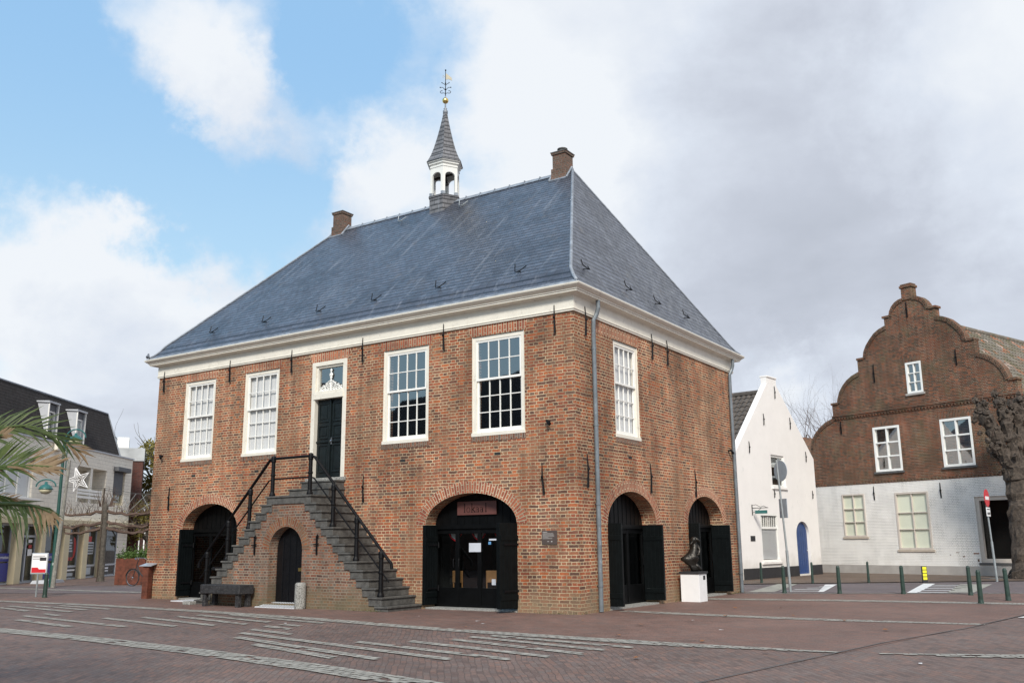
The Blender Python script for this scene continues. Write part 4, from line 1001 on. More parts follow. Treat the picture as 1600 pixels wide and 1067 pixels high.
# gable thickness, sides and back
q.add([(0, 0, 0), (0, 0, 5.35), (0, -9, 5.35), (0, -9, 0)], [(0, 1, 2, 3)]); q.add([(8.1, 0, 0), (8.1, 0, 5.5), (8.1, -9, 5.5), (8.1, -9, 0)], [(0, 1, 2, 3)])
q.add([(0, -9, 0), (0, -9, 5.35), (3.9, -9, 8.5), (8.1, -9, 5.5), (8.1, -9, 0)], [(0, 1, 2, 3, 4)])
top = [(-.0, 5.35), (3.42, 8.68), (3.42, 8.98), (4.42, 8.98), (4.42, 8.68), (8.1, 5.5)]
q.add([(a, 0, b) for a, b in top]+[(a, -.28, b) for a, b in top], [(i, i+1, 7+i, 6+i) for i in range(5)])
q.add([(a, -.28, b) for a, b in [(0, 4.9), (0, 5.35), (3.42, 8.68), (3.42, 8.98), (4.42, 8.98), (4.42, 8.68), (8.1, 5.5), (8.1, 4.9)]], [tuple(range(8))])
ww = q.build('wall', 'white_render', wh, fix=False)
MB(TW_).box(.03, 5.48, 0, .03, 0, .48).build('plinth', 'plinth_black', wh); MB(TW_).box(6.93, 8.1, 0, .03, 0, .48).build('plinth', 'plinth_black', wh)
q = MB(TW_); q.box(3.40, 4.44, -.34, .04, 8.98, 9.06); q.build('gable_cap', 'white_render', wh, bevel=.02)
TR = lambda a, w, z: V((w, a, z))      # u runs back along local y
pantiles(TR, .28, 9.0, (3.9, 8.35), (-.25, 4.85), 'roof_slope', 'pantile_dark', wh)
pantiles(TR, .28, 9.0, (3.9, 8.35), (8.35, 4.95), 'roof_slope', 'pantile_dark', wh)
MB(TR).tube([(.28, 3.9, 8.38), (9.0, 3.9, 8.38)], .13, 8).build('ridge_tiles', 'pantile_dark', wh)
window(wh, TW_, 3.32, 4.72, 3.98, 5.42, 1, (), .10, 'white_paint', None, -.12, 'glass', 'white_render')
f = window(wh, TW_, 1.85, 3.62, .72, 2.78, 1, (.72,), .09, 'white_paint', None, -.06, 'glass_blind', 'white_render', bw=.05)
q = MB(TW_)
for i in range(1, 8):
    x = 1.94+1.59*i/8
    q.box(x-(.018 if i % 4 else .06), x+(.018 if i % 4 else .06), -.10, -.06, 2.22, 2.69)
q.build('glazing_bar', 'white_paint', f)
q = MB(TW_)
for i in range(26): z = .84+i*.05; q.add([(1.95, -.085, z), (3.52, -.085, z), (3.52, -.075, z+.042), (1.95, -.075, z+.042)], [(0, 1, 2, 3)])
q.build('venetian_blind', 'blind_white', f, fix=False)
q = MB(TW_); q.prism(arch_pts(6.2, .70, 1.88, .58, .10), -.17, -.12)
for i in range(1, 6): q.box(5.5+i*.233-.008, 5.5+i*.233+.008, -.12, -.112, .12, 2.0)
dd = q.build('door', 'door_blue', wh, bevel=.006); MB(TW_).ball((6.75, -.09, 1.15), .035, 8).build('handle', 'chrome', dd)
for (u, a, b_) in ((4.15, 8.05, 8.63), (2.8, 6.7, 7.22), (5.6, 6.75, 7.3), (1.2, 5.34, 5.85), (7.14, 5.3, 5.8), (3.4, 3.5, 3.83), (7.6, 3.57, 3.95)): small_anchor(wh, TW_, u, a, b_)
q = MB(TW_); q.box(.84, 1.25, 0, .02, 1.60, 1.82); q.build('nameplate', 'plinth_black', wh)
hs = thing('hanging_sign', 'small green hanging sign on a black iron bracket on the white house', 'sign', wh.matrix_basis @ V((1.12, 0, 2.68)), WA)
q = MB(TW_); q.tube([(0, .02, 0), (0, .02, .45)], .018, 6); q.tube([(0, .02, .3), (0, .75, .3)], .014, 6); q.tube([(0, .02, .42), (0, .2, .44), (0, .4, .34), (0, .55, .38), (0, .7, .30)], .010, 5); q.tube([(0, .02, .1), (0, .3, .2), (0, .45, .30)], .010, 5)
q.build('bracket', 'iron_black', hs); MB(TW_).box(-.015, .015, .15, .7, .06, .20).build('board', 'lamp_teal', hs, bevel=.004)

# ------------------------------------------------------------------ brown brick house with the curved gable
BG = (-2.89, 29.87); BA = rad(-20)
TB = frame((0, 0, 0), 0)
bh_ = thing('curved_gable_house', 'old brown brick house with a scrolled gable above a white painted ground floor', 'house', (BG[0], BG[1], 0), BA)
cx0 = 6.12
lp = [(0, 6.3), (.10, 6.65), (.33, 6.98), (.62, 7.26), (1.0, 7.5), (1.47, 7.68), (1.47, 8.42), (1.80, 8.42), (1.84, 8.62), (1.98, 8.98), (2.2, 9.27), (2.45, 9.5), (2.75, 9.68), (3.13, 9.82), (3.13, 10.49), (3.48, 10.49), (3.54, 10.78), (3.70, 11.08), (3.92, 11.34), (4.18, 11.6), (4.45, 11.76), (4.80, 11.88), (4.80, 12.34), (5.08, 12.34), (5.14, 12.55), (5.26, 12.75), (5.44, 12.92), (5.65, 13.02), (5.86, 13.06)]
rp = [(2*cx0-a, b) for a, b in reversed(lp)]
gab = lp+rp
UW = [(5.66, 6.46, 8.40, 9.90), (3.62, 5.04, 4.82, 6.99), (7.07, 8.54, 4.82, 7.01)]
LW = [(1.60, 2.86, 1.76, 3.83), (4.48, 6.16, 1.14, 3.79), (8.30, 10.9, .58, 3.42)]
q = MB(TB)
q.wall([(0, 4.28)]+gab+[(2*cx0, 4.28)], [rect(a, b_, c, e) for a, b_, c, e in UW], depth=.2)
full = [(0, 4.28)]+gab+[(2*cx0, 4.28)]
nf = len(full); q.add([(a, 0, b) for a, b in full]+[(a, -.38, b) for a, b in full], [(i, i+1, nf+i+1, nf+i) for i in range(nf-1)])
tri = tessellate_polygon([[V((a, b, 0)) for a, b in full]]); q.add([(a, -.38, b) for a, b in full], [tuple(x) for x in tri])
gw = q.build('gable_wall', 'old_brick', bh_, fix=False)
q = MB(TB); q.wall([(-.02, .42), (-.02, 4.28), (2*cx0+.02, 4.28), (2*cx0+.02, .42)], [rect(a, b_, c, e) for a, b_, c, e in LW], w=.03, depth=.22)
q.add([(-.02, .03, 4.28), (2*cx0+.02, .03, 4.28), (2*cx0+.02, 0, 4.28), (-.02, 0, 4.28)], [(0, 1, 2, 3)])
q.add([(-.02, .03, 0), (-.02, .03, 4.28), (-.02, -.3, 4.28), (-.02, -.3, 0)], [(0, 1, 2, 3)])
q.build('painted_wall', 'white_brick', bh_, fix=False)
MB(TB).box(-.03, 2*cx0+.03, -.2, .06, 0, .42).build('plinth', 'plinth_grey', bh_)
q = MB(TB); q.add([(0, 0, 0), (0, 0, 6.3), (0, -13, 6.3), (0, -13, 0)], [(0, 1, 2, 3)]); q.add([(12.24, 0, 0), (12.24, 0, 6.3), (12.24, -13, 6.3), (12.24, -13, 0)], [(0, 1, 2, 3)])
q.build('side_wall', 'old_brick', bh_, fix=False)
# rolled brick edging along the curves, dentil cornice, pinnacle and shoulder blocks
for side_ in (0, 1):
    P = lp if side_ == 0 else rp
    q = MB(TB)
    for (a, b_) in zip(P[:-1], P[1:]):
        v_ = V((b_[0]-a[0], b_[1]-a[1]))
        if abs(v_.x) < .01 or abs(v_.y) < .01:
            if q.f: q.build('gable_edging', 'old_brick', gw, fix=False)
            q = MB(TB); continue
        nn = V((v_.y, -v_.x)).normalized()*.16
        if nn.y > 0: nn = -nn
        q.add([(a[0], .05, a[1]+.03), (b_[0], .05, b_[1]+.03), (b_[0]+nn.x, .05, b_[1]+nn.y), (a[0]+nn.x, .05, a[1]+nn.y), (a[0], -.4, a[1]+.03), (b_[0], -.4, b_[1]+.03), (a[0]+nn.x, 0, a[1]+nn.y), (b_[0]+nn.x, 0, b_[1]+nn.y)], [(0, 1, 2, 3), (0, 1, 5, 4), (3, 2, 7, 6)], [[(0, 0), (0, v_.length), (.16, v_.length), (.16, 0)], None, None])
    if q.f: q.build('gable_edging', 'old_brick', gw, fix=False)
for sgn in (-1, 1):
    for (x, z) in ((4.32, 8.42), (2.64, 10.49), (1.03, 12.34)):
        MB(TB).box(*sorted((cx0+sgn*(x-.02), cx0+sgn*(x+.37))), -.42, .07, z-.06, z+.05).build('shoulder_cap', 'old_brick', gw, bevel=.01)
q = MB(TB); q.box(cx0-.27, cx0+.27, -.42, .06, 12.95, 13.55); q.box(cx0-.33, cx0+.33, -.46, .1, 13.55, 13.68); q.box(cx0-.29, cx0+.29, -.4, .06, 13.68, 13.76); q.build('pinnacle', 'old_brick', gw, bevel=.03)
q = MB(TB); q.box(1.47, 10.77, 0, .07, 7.66, 7.74); q.box(1.47, 10.77, 0, .11, 7.74, 7.80)
i = 0
while 1.5+i*.16 < 10.7: q.box(1.5+i*.16, 1.5+i*.16+.08, 0, .06, 7.58, 7.66); i += 1
q.build('dentil_cornice', 'old_brick', gw)
q = MB(TB); i = 0
while i*.17 < 12.1: q.box(i*.17, i*.17+.10, 0, .055, 4.28, 4.38); i += 1
q.box(0, 12.24, 0, .045, 4.38, 4.46); q.build('dentil_band', 'old_brick', gw)
for (a, b_, c, e) in UW: MB(TB).soldier(a-.06, b_+.06, e, e+.34, .006, .03).build('flat_arch', 'old_brick', gw, fix=False)
window(bh_, TB, *UW[0], 2, (.333, .667), .10, 'white_paint', None, -.10, 'glass', 'plinth_grey', bw=.02, proud=.05)
for wv in UW[1:]:
    window(bh_, TB, *wv, 2, (.32, .66), .11, 'white_paint', None, -.10, 'glass', 'dark_sill', bw=.035, proud=.05)
window(bh_, TB, *LW[0], 2, (.33, .66), .07, 'taupe_paint', 'blind_green', -.03, 'glass_blind', 'sandy_sill', bw=.02, proud=.03)
window(bh_, TB, *LW[1], 2, (.34, .65), .09, 'taupe_paint', 'blind_green', -.03, 'glass_blind', 'sandy_sill', bw=.022, proud=.03)
MB(TB).add([(8, -1.2, .43), (11.2, -1.2, .43), (11.2, -1.2, 4), (8, -1.2, 4)], [(0, 1, 2, 3)]).build('dark_backing', 'dark_room', bh_, fix=False)  # added near-black sheet, paints the room shade behind the wide window
window(bh_, TB, *LW[2], 1, (), .17, 'taupe_paint', None, -.16, 'dark_glass', 'dark_sill', proud=.08)
for (u, a, b_) in ((3.41, 3.49, 4.15), (6.79, 3.44, 4.14), (4.0, 9.2, 10.1), (8.2, 9.4, 10.15), (1.9, 6.85, 7.5), (6.05, 12.1, 12.85), (10.35, 7.0, 7.55)): small_anchor(bh_, TB, u, a, b_, .035)
q = MB(TB)
for (u, z, w2, h2) in ((8.0, .95, .5, .05), (7.2, 1.0, .3, .03), (7.5, .82, .2, .05), (6.9, .90, .14, .03), (8.15, .62, .16, .12)): q.box(u, u+w2*.5, .03, .034, z, z+h2)
q.build('bare_brick_patch', 'old_brick', bh_)
pantiles(TR, .38, 15.0, (6.12, 12.15), (12.6, 6.0), 'roof_slope', 'pantile_old', bh_, tw=.3, th=.36, wave=.04)
pantiles(TR, .38, 15.0, (6.12, 12.15), (-.3, 6.1), 'roof_slope', 'pantile_old', bh_, tw=.3, th=.36, wave=.04)
MB(TR).tube([(.38, 6.12, 12.18), (15, 6.12, 12.18)], .14, 8).build('ridge_tiles', 'pantile_old', bh_)
q = MB(TB); q.add([(0, -13, 0), (12.24, -13, 0), (12.24, -13, 6.3), (6.12, -13, 12.1), (0, -13, 6.3)], [(0, 1, 2, 3, 4)]); q.add([(0, -1, 4.3), (12.2, -1, 4.3), (12.2, -12.9, 4.3), (0, -12.9, 4.3)], [(0, 1, 2, 3)]); q.build('back_wall', 'dark_room', bh_, fix=False)

# low roof end with a white verge between the two houses
lo = thing('low_outbuilding', 'low brick roof end with a white verge between the white house and the brown gable', 'outbuilding', (-4.2, 31.0, 0), BA)
q = MB(TB); q.prism([(-1.9, 0), (-1.9, 4.8), (-.2, 7.1), (.1, 7.1), (1.2, 6.0), (1.2, 0)], -4, 0); q.build('wall', 'old_brick', lo)
q = MB(TB); q.prism([(-1.2, 5.95), (-.35, 7.12), (-.1, 7.12), (-1.0, 5.85)], 0, .12); q.build('verge', 'white_paint', lo)

# ------------------------------------------------------------------ shop building on the left
LG = (-32.25, 4.82); LA = rad(124)
sh = thing('shop_building', 'cream shop building with dark mansard roof, two dormers and glazed shopfront', 'shop building', (LG[0], LG[1], 0), LA)
q = MB(TB); ES = 13.1
UWL = [(10.5, 12.1, 4.0, 5.97), (5.87, 9.5, 3.97, 5.86), (-2.2, 1.2, 3.9, 5.8), (-8, -4, 3.9, 5.8)]
q.wall([(-22, 3.0), (-22, 6.78), (ES, 6.78), (ES, 3.0)], [rect(*x) for x in UWL], w=-.35, depth=.5)
q.add([(ES, -.35, 0), (ES, -.35, 6.78), (ES, -14, 6.78), (ES, -14, 0)], [(0, 1, 2, 3)])
sw = q.build('upper_wall', 'paint_panel', sh, fix=False)
MB(TB).box(-22, 13.25, -1.2, .0, 2.72, 3.0).build('canopy', 'shop_column', sh, bevel=.01)
MB(TB).box(-22, ES+.06, -.42, -.28, 6.78, 6.86).build('eaves_trim', 'grey_panel', sh)
q = MB(TB)       # balcony recess
q.box(5.87, 9.5, -1.7, -.86, 3.92, 3.97); q.add([(5.87, -1.7, 3.92), (9.5, -1.7, 3.92), (9.5, -1.7, 5.86), (5.87, -1.7, 5.86)], [(0, 1, 2, 3)]); q.add([(9.5, -1.7, 3.92), (9.5, -.85, 3.92), (9.5, -.85, 5.86), (9.5, -1.7, 5.86)], [(0, 1, 2, 3)]); q.add([(5.87, -1.7, 5.86), (9.5, -1.7, 5.86), (9.5, -.85, 5.86), (5.87, -.85, 5.86)], [(0, 1, 2, 3)])
q.build('balcony_recess', 'paint_panel', sh, fix=False)
MB(TB).box(7.5, 7.78, -.62, -.38, 3.97, 5.86).build('balcony_column', 'cream_paint', sh)
q = MB(TB)
for z in (4.25, 4.45, 4.62): q.box(5.9, 8.9, -.36, -.30, z-.06, z+.06)
for x in (5.95, 7.4, 8.9): q.box(x-.04, x+.04, -.37, -.31, 3.97, 4.7)
q.build('balcony_rail', 'white_paint', sh)
window(sh, TB, 6.1, 7.4, 3.98, 5.7, 2, (), .08, 'white_paint', None, -1.62, 'glass')
window(sh, TB, -2.2, 1.2, 3.9, 5.8, 3, (), .08, 'white_paint', 'blind_white', -.5, 'glass_blind', 'white_paint')
window(sh, TB, -8, -4, 3.9, 5.8, 3, (), .08, 'white_paint', None, -.5, 'glass', 'white_paint')
f = window(sh, TB, 10.5, 12.1, 4.0, 5.97, 1, (), .14, 'shop_column', None, -.5, 'glass')
q = MB(TB); q.box(10.64, 11.96, -.46, -.40, 4.6, 5.97)
for i in range(18): q.box(10.64, 11.96, -.40, -.393, 4.62+i*.075, 4.65+i*.075)
q.build('roller_shutter', 'shutter_grey', f); MB(TB).box(10.40, 12.25, -.35, -.05, 5.92, 6.18).build('shutter_box', 'shutter_grey', f, bevel=.02)
MB(TB).box(2.9, 3.6, -.35, -.1, 6.4, 6.98).build('vent_box', 'cream_paint', sh, bevel=.02)
# mansard
MW, MZ = -1.2, 9.32
q = MB(TB); q.add([(-22, -.45, 6.80), (11.4, -.45, 6.80), (10.95, MW, MZ), (-22, MW, MZ), (11.4, -12, 6.8), (10.95, -11, MZ), (-22, -11, MZ)], [(0, 1, 2, 3), (1, 4, 5, 2), (3, 2, 5, 6)])
mr = q.build('mansard_roof', 'mansard_tile', sh, fix=False)
MB(TB).tube([(-22, MW, MZ+.02), (10.95, MW, MZ+.02), (11.4, -.45, 6.86)], .05, 6).build('roof_trim', 'lead', mr)
def dormer(u0):
    q = MB(TB); z0, z1 = 6.98, 8.72; fr_ = -.46
    zb = lambda w: 6.80+(MZ-6.80)*(-.45-w)/(-.45-MW)
    for a in (u0, u0+.98):
        q.add([(a, fr_, z0), (a, fr_, z1), (a, -1.02, z1), (a+.06, fr_, z0), (a+.06, fr_, z1), (a+.06, -1.02, z1)], [(0, 1, 2), (3, 4, 5), (0, 1, 4, 3)])
    q.add([(u0-.08, fr_+.08, z1), (u0+1.12, fr_+.08, z1), (u0+1.12, -1.06, z1+.03), (u0-.08, -1.06, z1+.03), (u0-.08, fr_+.08, z1+.09), (u0+1.12, fr_+.08, z1+.09), (u0+1.12, -1.06, z1+.1), (u0-.08, -1.06, z1+.1)], [(0, 1, 2, 3), (4, 5, 6, 7), (0, 1, 5, 4), (0, 3, 7, 4)])
    d_ = q.build('dormer', 'grey_panel', sh, fix=False)
    MB(TB).box(u0-.0, u0+.06, fr_, fr_+.05, z0, z1).build('dormer_edge', 'white_paint', d_); MB(TB).box(u0+.98, u0+1.04, fr_, fr_+.05, z0, z1).build('dormer_edge', 'white_paint', d_)
    window(d_, TB, u0+.08, u0+.96, z0+.05, z1-.35, 1, (), .09, 'white_paint', 'blind_white' if u0 > 4 else None, -.62, 'glass')
    MB(TB).box(u0+.06, u0+.98, -.66, -.54, z1-.36, z1-.02).build('shutter_box', 'shutter_grey', d_)
dormer(2.27); dormer(5.40)
# shopfront
cols_ = [(-6.6, -6.0), (-.28, .28), (2.02, 2.42), (4.36, 4.94), (6.58, 7.15), (8.85, 9.25)]
for a, b_ in cols_: MB(TB).box(a, b_, -.42, -.02, 0, 2.72).build('column', 'shop_column', sh, bevel=.01)
MB(TB).box(11.6, ES, -1.2, -.36, 0, 2.72).build('end_pier', 'paint_panel', sh)
q = MB(TB)
for a, b_ in ((-22, -6.6), (-6.0, -.28), (.28, 2.02), (2.42, 4.36), (4.94, 6.58), (7.15, 8.85), (9.25, 11.6)):
    for (c, e) in ((0.0, .06), (.60, .70) if a != .28 else (2.1, 2.2), (2.62, 2.72)): q.box(a, b_, -.40, -.32, c, e)
    q.box(a, a+.05, -.40, -.32, .06, 2.62); q.box(b_-.05, b_, -.40, -.32, .06, 2.62)
    q.add([(a, -.36, .05), (b_, -.36, .05), (b_, -.36, .12), (a, -.36, .12)], [(0, 1, 2, 3)])
q.box(1.05, 1.15, -.42, -.30, .06, 2.62)
fr_ = q.build('shopfront', 'grey_panel', sh)
MB(TB).add([(-22, -.36, .06), (11.6, -.36, .06), (11.6, -.36, 2.66), (-22, -.36, 2.66)], [(0, 1, 2, 3)]).build('pane', 'shop_glass', fr_, fix=False)
q = MB(TB); q.add([(-22, -4.5, 0), (11.6, -4.5, 0), (11.6, -4.5, 2.72), (-22, -4.5, 2.72)], [(0, 1, 2, 3)]); q.add([(11.6, -4.5, 0), (11.6, -.4, 0), (11.6, -.4, 2.72), (11.6, -4.5, 2.72)], [(0, 1, 2, 3)])
q.build('shop_interior', 'room_grey', sh, fix=False)
q = MB(TB); q.box(-22, ES, -14, -.37, 2.75, 2.98); q.build('shop_ceiling', 'room_grey', sh)
def panel(a, b_, z0, z1, m_, w=-.31, name='window_panel', par=None): return MB(TB).box(a, b_, w-.012, w, z0, z1).build(name, m_, par or sh)
panel(-5.9, -.33, .14, .95, 'tourist_blue'); pb = panel(-5.9, -.33, 1.02, 1.38, 'tourist_blue')
text('Tourist information', .22, TB, -1.25, 1.20, -.305, 'sign_white', pb)
panel(2.47, 4.31, .14, .86, 'tourist_blue'); pb = panel(2.47, 4.31, .98, 1.34, 'tourist_blue')
text('Tourist information', .20, TB, 3.42, 1.16, -.305, 'sign_white', pb, sx=.92)
panel(4.99, 6.53, .12, .60, 'poster_dark'); panel(5.1, 6.4, .42, .50, 'sign_white', -.30); panel(5.15, 6.2, .16, .32, 'sign_back', -.30)
panel(7.2, 8.8, .12, .60, 'poster_dark'); panel(7.6, 8.3, .18, .55, 'sign_back', -.30)
panel(9.3, 10.7, .12, .60, 'poster_dark'); panel(9.4, 10.6, .42, .50, 'sign_white', -.30); panel(9.4, 10.6, .28, .34, 'sign_white', -.30)
def poster(cx, red_y):
    q = MB(TB); q.lathe([(.42, 0), (0, 0)], (0, 0, 0), 20) if False else None
    n = 24; q.add([(cx+.55*cos(2*pi*i/n), -.325, 1.62+.62*sin(2*pi*i/n)) for i in range(n)], [tuple(range(n))]); p_ = q.build('poster', 'poster_dark', sh, fix=False)
    q = MB(TB); q.add([(cx+.30+.32*cos(-pi/2+pi*i/12), -.318, 1.6+.55*sin(-pi/2+pi*i/12)) for i in range(13)]+[(cx+.38, -.318, 1.6)], [tuple(range(14))]); q.box(cx-.35, cx-.05, -.32, -.315, .95, 1.12); q.box(cx+.03, cx+.3, -.32, -.315, .95, 1.12); q.build('poster_print', 'poster_red', p_, fix=False)
    q = MB(TB); random.seed(int(cx*10))
    for i in range(5): w2 = random.uniform(.18, .32); q.box(cx-w2, cx+w2-.1, -.315, -.312, 1.95-i*.14, 2.03-i*.14)
    q.build('poster_print', 'sign_back', p_)
poster(5.75, 0)
q = MB(TB); q.box(7.5, 8.5, -.32, -.315, 1.25, 1.9); p_ = q.build('poster', 'sign_back', sh); q = MB(TB)
for i in range(4): q.box(7.56, 8.44, -.31, -.306, 1.33+i*.14, 1.40+i*.14)
q.build('poster_print', 'poster_dark', p_); panel(7.8, 8.2, 1.9, 2.2, 'poster_red', -.315, 'poster_print', p_)
panel(.5, .85, 1.35, 1.85, 'sign_white', -.30, 'sticker'); panel(.52, .83, 1.15, 1.6, 'tourist_blue', -.295, 'sticker'); panel(1.3, 1.7, 1.25, 1.55, 'sign_white', -.30, 'sticker'); panel(1.35, 1.65, 1.60, 1.75, 'poster_red', -.30, 'sticker'); panel(1.3, 1.65, 1.85, 2.0, 'sign_white', -.30, 'sticker')
q = MB(TB); q.prism([(.0, 0), (.2, .14), (1.7, .14), (1.9, 0)], .6, 1.3); st_ = q.build('door_mat_ramp', 'grey_panel', sh)
# gable peak behind the mansard
gp = thing('gabled_house', 'brick gable peak with tiled verge rising behind the dark mansard roof', 'house', (LG[0]-.559*3.2-.829*5, LG[1]+.829*3.2-.559*5, 0), LA)
q = MB(TB); q.prism([(-3.6, 0), (-3.6, 8.2), (.55, 10.55), (4.0, 7.6), (4.0, 0)], -8, 0); q.build('wall', 'chimney_brick', gp)
for a, b_ in (((-3.9, 8.1), (.55, 10.72)), ((.55, 10.72), (4.3, 7.55))):
    q = MB(TB); q.prism([a, b_, (b_[0], b_[1]-.28), (a[0], a[1]-.28)], -8.2, .15); q.build('verge', 'pantile_dark', gp)
# far brick building closing the gap
fb = thing('far_brick_building', 'dark red brick building with a pale grey roof band at the end of the lane', 'building', (-39-.551*2.5, 16+.834*2.5, 0), YAW+.37)
MB(TB).box(-7, -1.25, -7, 0, 0, 6.9).build('wall', 'dark_brick', fb)
MB(TB).box(-7, -1.2, -7.1, .08, 6.9, 7.7).build('roof_band', 'grey_band', fb)
MB(TB).box(-2.9, -2.2, -3, -1.2, 7.7, 8.5).build('roof_box', 'white_paint', fb)
q = MB(TB); q.prism([(-6, 7.7), (-4.2, 8.9), (-2.0, 7.7)], -6, -1.3); q.build('tiled_roof', 'pantile_dark', fb)
lnh = thing('lane_house', 'white framed shopfront far down the lane beyond the brick building', 'house', (-62.7, 33.1, 0), YAW)
MB(TB).box(-8, 9, -6, 0, 0, 4.6).build('wall', 'dark_brick', lnh); window(lnh, TB, -1.6, -.2, .3, 3.6, 3, (.7,), .1, 'white_paint', None, .08, 'glass'); window(lnh, TB, .1, 1.4, .3, 3.6, 3, (.7,), .1, 'white_paint', None, .08, 'glass')
# ------------------------------------------------------------------ street furniture
def bollard_parts(root, h=.84, r=.055, band=None):
    q = MB(); q.lathe([(r*1.35, 0), (r*1.3, .04), (r*1.15, .10), (r, h-.12), (r*.98, h-.08), (r*1.05, h-.07), (r*1.05, h-.055), (r*.9, h-.045), (r*.75, h-.01), (r*.4, h), (0, h+.003)], (0, 0, 0), 14)
    q.build('post', 'bollard_green', root)
    MB().lathe([(r*1.06, h-.072), (r*1.09, h-.065), (r*1.06, h-.055)], (0, 0, 0), 14).build('collar', 'bollard_green', root)
b0_ = thing('bollard', 'dark green bollard at the far end of the paved strip, nearest the no entry sign', 'bollard', (6.50, 11.55, 0), .2, 'green bollards along the street')
bollard_parts(b0_)
BL = [((7.26, 7.67, 0), 'thick green bollard standing forward of the row, nearest the camera on the right', .03),
      ((7.71, 9.29, 0), 'green bollard with a white sticker, rightmost of the bollards', -.02),
      ((4.68, 11.42, 0), 'green bollard on the near kerb just left of the second white road hump marking', 0),
      ((2.93, 10.95, 0), 'green bollard on the near kerb right of the leaning round sign pole', 0),
      ((1.35, 10.55, 0), 'green bollard on the near kerb right beside the leaning round sign pole', 0)]
for p_, lb, tl in BL: dup(b0_, p_, random.random(), lb, tl)
b1_ = thing('bollard', 'slim dark bollard in front of the blue arched door', 'bollard', (.24, 17.51, 0), 0, 'green bollards along the street'); bollard_parts(b1_, .80, .042)
dup(b1_, (-1.52, 16.85, 0), 0, 'slim dark bollard in front of the blinds window of the white house')
dup(b1_, (1.99, 18.80, 0), 0, 'slim dark bollard in front of the small shuttered window of the brown house')
yb = thing('marker_post', 'short black marker post with yellow reflective squares beside the road', 'marker post', (3.87, 19.5, 0), YAW)
MB().box(-.10, .10, -.04, .04, 0, .62).build('post', 'plinth_black', yb, bevel=.02)
for i in range(4): MB().box(-.075, .075, -.046, -.04, .12+i*.125, .22+i*.125).build('reflector', 'yellow', yb)
lb_ = thing('bollard', 'green bollard standing alone on the left of the square before the shopfront', 'bollard', (-19.57, -1.23, 0), 0, 'green bollards along the street'); bollard_parts(lb_, .80, .062)
# information board
ib = thing('information_board', 'square white and red information board in a grey frame leaning by the left bollard', 'sign board', (-20.1-.27, -.9-.18, 0), YAW)
MB().box(-.26, .30, -.0, .04, .74, 1.44).build('board', 'sign_back', ib, bevel=.01)
q = MB(); q.box(-.23, .27, -.008, .0, .78, 1.41); pr = q.build('print', 'sign_white', ib)
MB().prism([(-.22, .79), (-.22, .96), (-.02, .96), (.03, .90), (.26, .90), (.26, .79)], -.014, -.008).build('print_field', 'sign_red', pr)
MB().box(.03, .25, -.013, -.008, 1.18, 1.29).build('print_field', 'plinth_black', pr)
q = MB()
for i in range(3): q.box(-.21, .2-.08*i, -.012, -.008, 1.33-i*.05, 1.345-i*.05)
q.build('print_lines', 'plinth_black', pr)
MB().tube([(.0, .02, 0), (.0, .02, .76)], .03, 8).build('post', 'galvanised', ib)
# lamp post
lp_ = thing('street_lamp', 'green street lamp with one high and one low dome lantern before the shops', 'street lamp', (-27.08, 3.42, 0), YAW)
q = MB(); q.lathe([(.11, 0), (.11, .9), (.08, 1.0), (.07, 3.0), (.06, 6.15), (.03, 6.2), (0, 6.2)], (0, 0, 0), 12); q.tube([(.14, 0, 4.8), (.14, 0, 6.1)], .025, 6)
for z in (4.9, 5.3, 5.7): q.tube([(0, 0, z), (.14, 0, z)], .015, 6)
q.build('pole', 'pole_green', lp_)
def lantern(cx, z, r, sgn, zt_):
    q = MB(); n = 10
    q.tube([(cx-sgn*.42+sgn*.42*(1-cos(pi*i/n)), 0, z+.12+zt_*sin(pi*i/n)) for i in range(n+1)], .03, 8); q.build('arm', 'lamp_teal', lp_)
    q = MB(); q.lathe([(r, 0), (r*.97, .03), (r*.8, .13), (r*.45, .20), (.07, .22), (.05, .32), (0, .33)], (cx, 0, z), 18); q.build('lantern_hood', 'lamp_teal', lp_, smooth=True)
    q = MB(); q.lathe([(0, -.20), (r*.5, -.17), (r*.8, -.09), (r*.93, 0), (0, .0)], (cx, 0, z), 18); q.build('lantern_bowl', 'lamp_diffuser', lp_, smooth=True)
lantern(.46, 6.08, .30, 1, .36); lantern(-.62, 4.02, .29, -1, .30)
# wooden post leaning against the lamp
gpst = MB(); gpst.tube([(0, 0, 0), (.10, 0, 2.4), (.22, 0, 5.2)], [.09, .08, .06], 8)
tag(gpst.build('wooden_pole', 'grey_pole', None, loc=(-26.6, 3.2, 0), rot=(0, 0, YAW)), 'weathered grey brown wooden pole rising in front of the green street lamp', 'pole')
# planter and shrubs
pl = thing('planter', 'large square rusty steel planter with low green shrubs', 'planter', (-26.55, 6.75, 0), YAW-.15)
MB().box(-.45, .95, -.55, .75, 0, 1.12).build('box', 'corten', pl, bevel=.02)
random.seed(11)
def leaves(q, n, fn, size, flat=.0):
    for _ in range(n):
        c = V(fn()); a = V((random.gauss(0, 1), random.gauss(0, 1), random.gauss(0, 1)*(1-flat))).normalized(); b_ = a.orthogonal().normalized(); b_.rotate(Matrix.Rotation(random.uniform(0, 6.28), 3, a))
        s_ = size*random.uniform(.6, 1.3); cc = a.cross(b_)
        q.add([c-b_*s_, c+cc*s_*.5, c+b_*s_, c-cc*s_*.5], [(0, 1, 2, 3)])
q = MB(); leaves(q, 2200, lambda: (random.uniform(-.48, .98), random.uniform(-.58, .78), 1.12+abs(random.gauss(0, .13))*(1+.9*(random.random() < .3))), .05)
pp = q.build('shrubs', 'leaf_green', pl, fix=False)
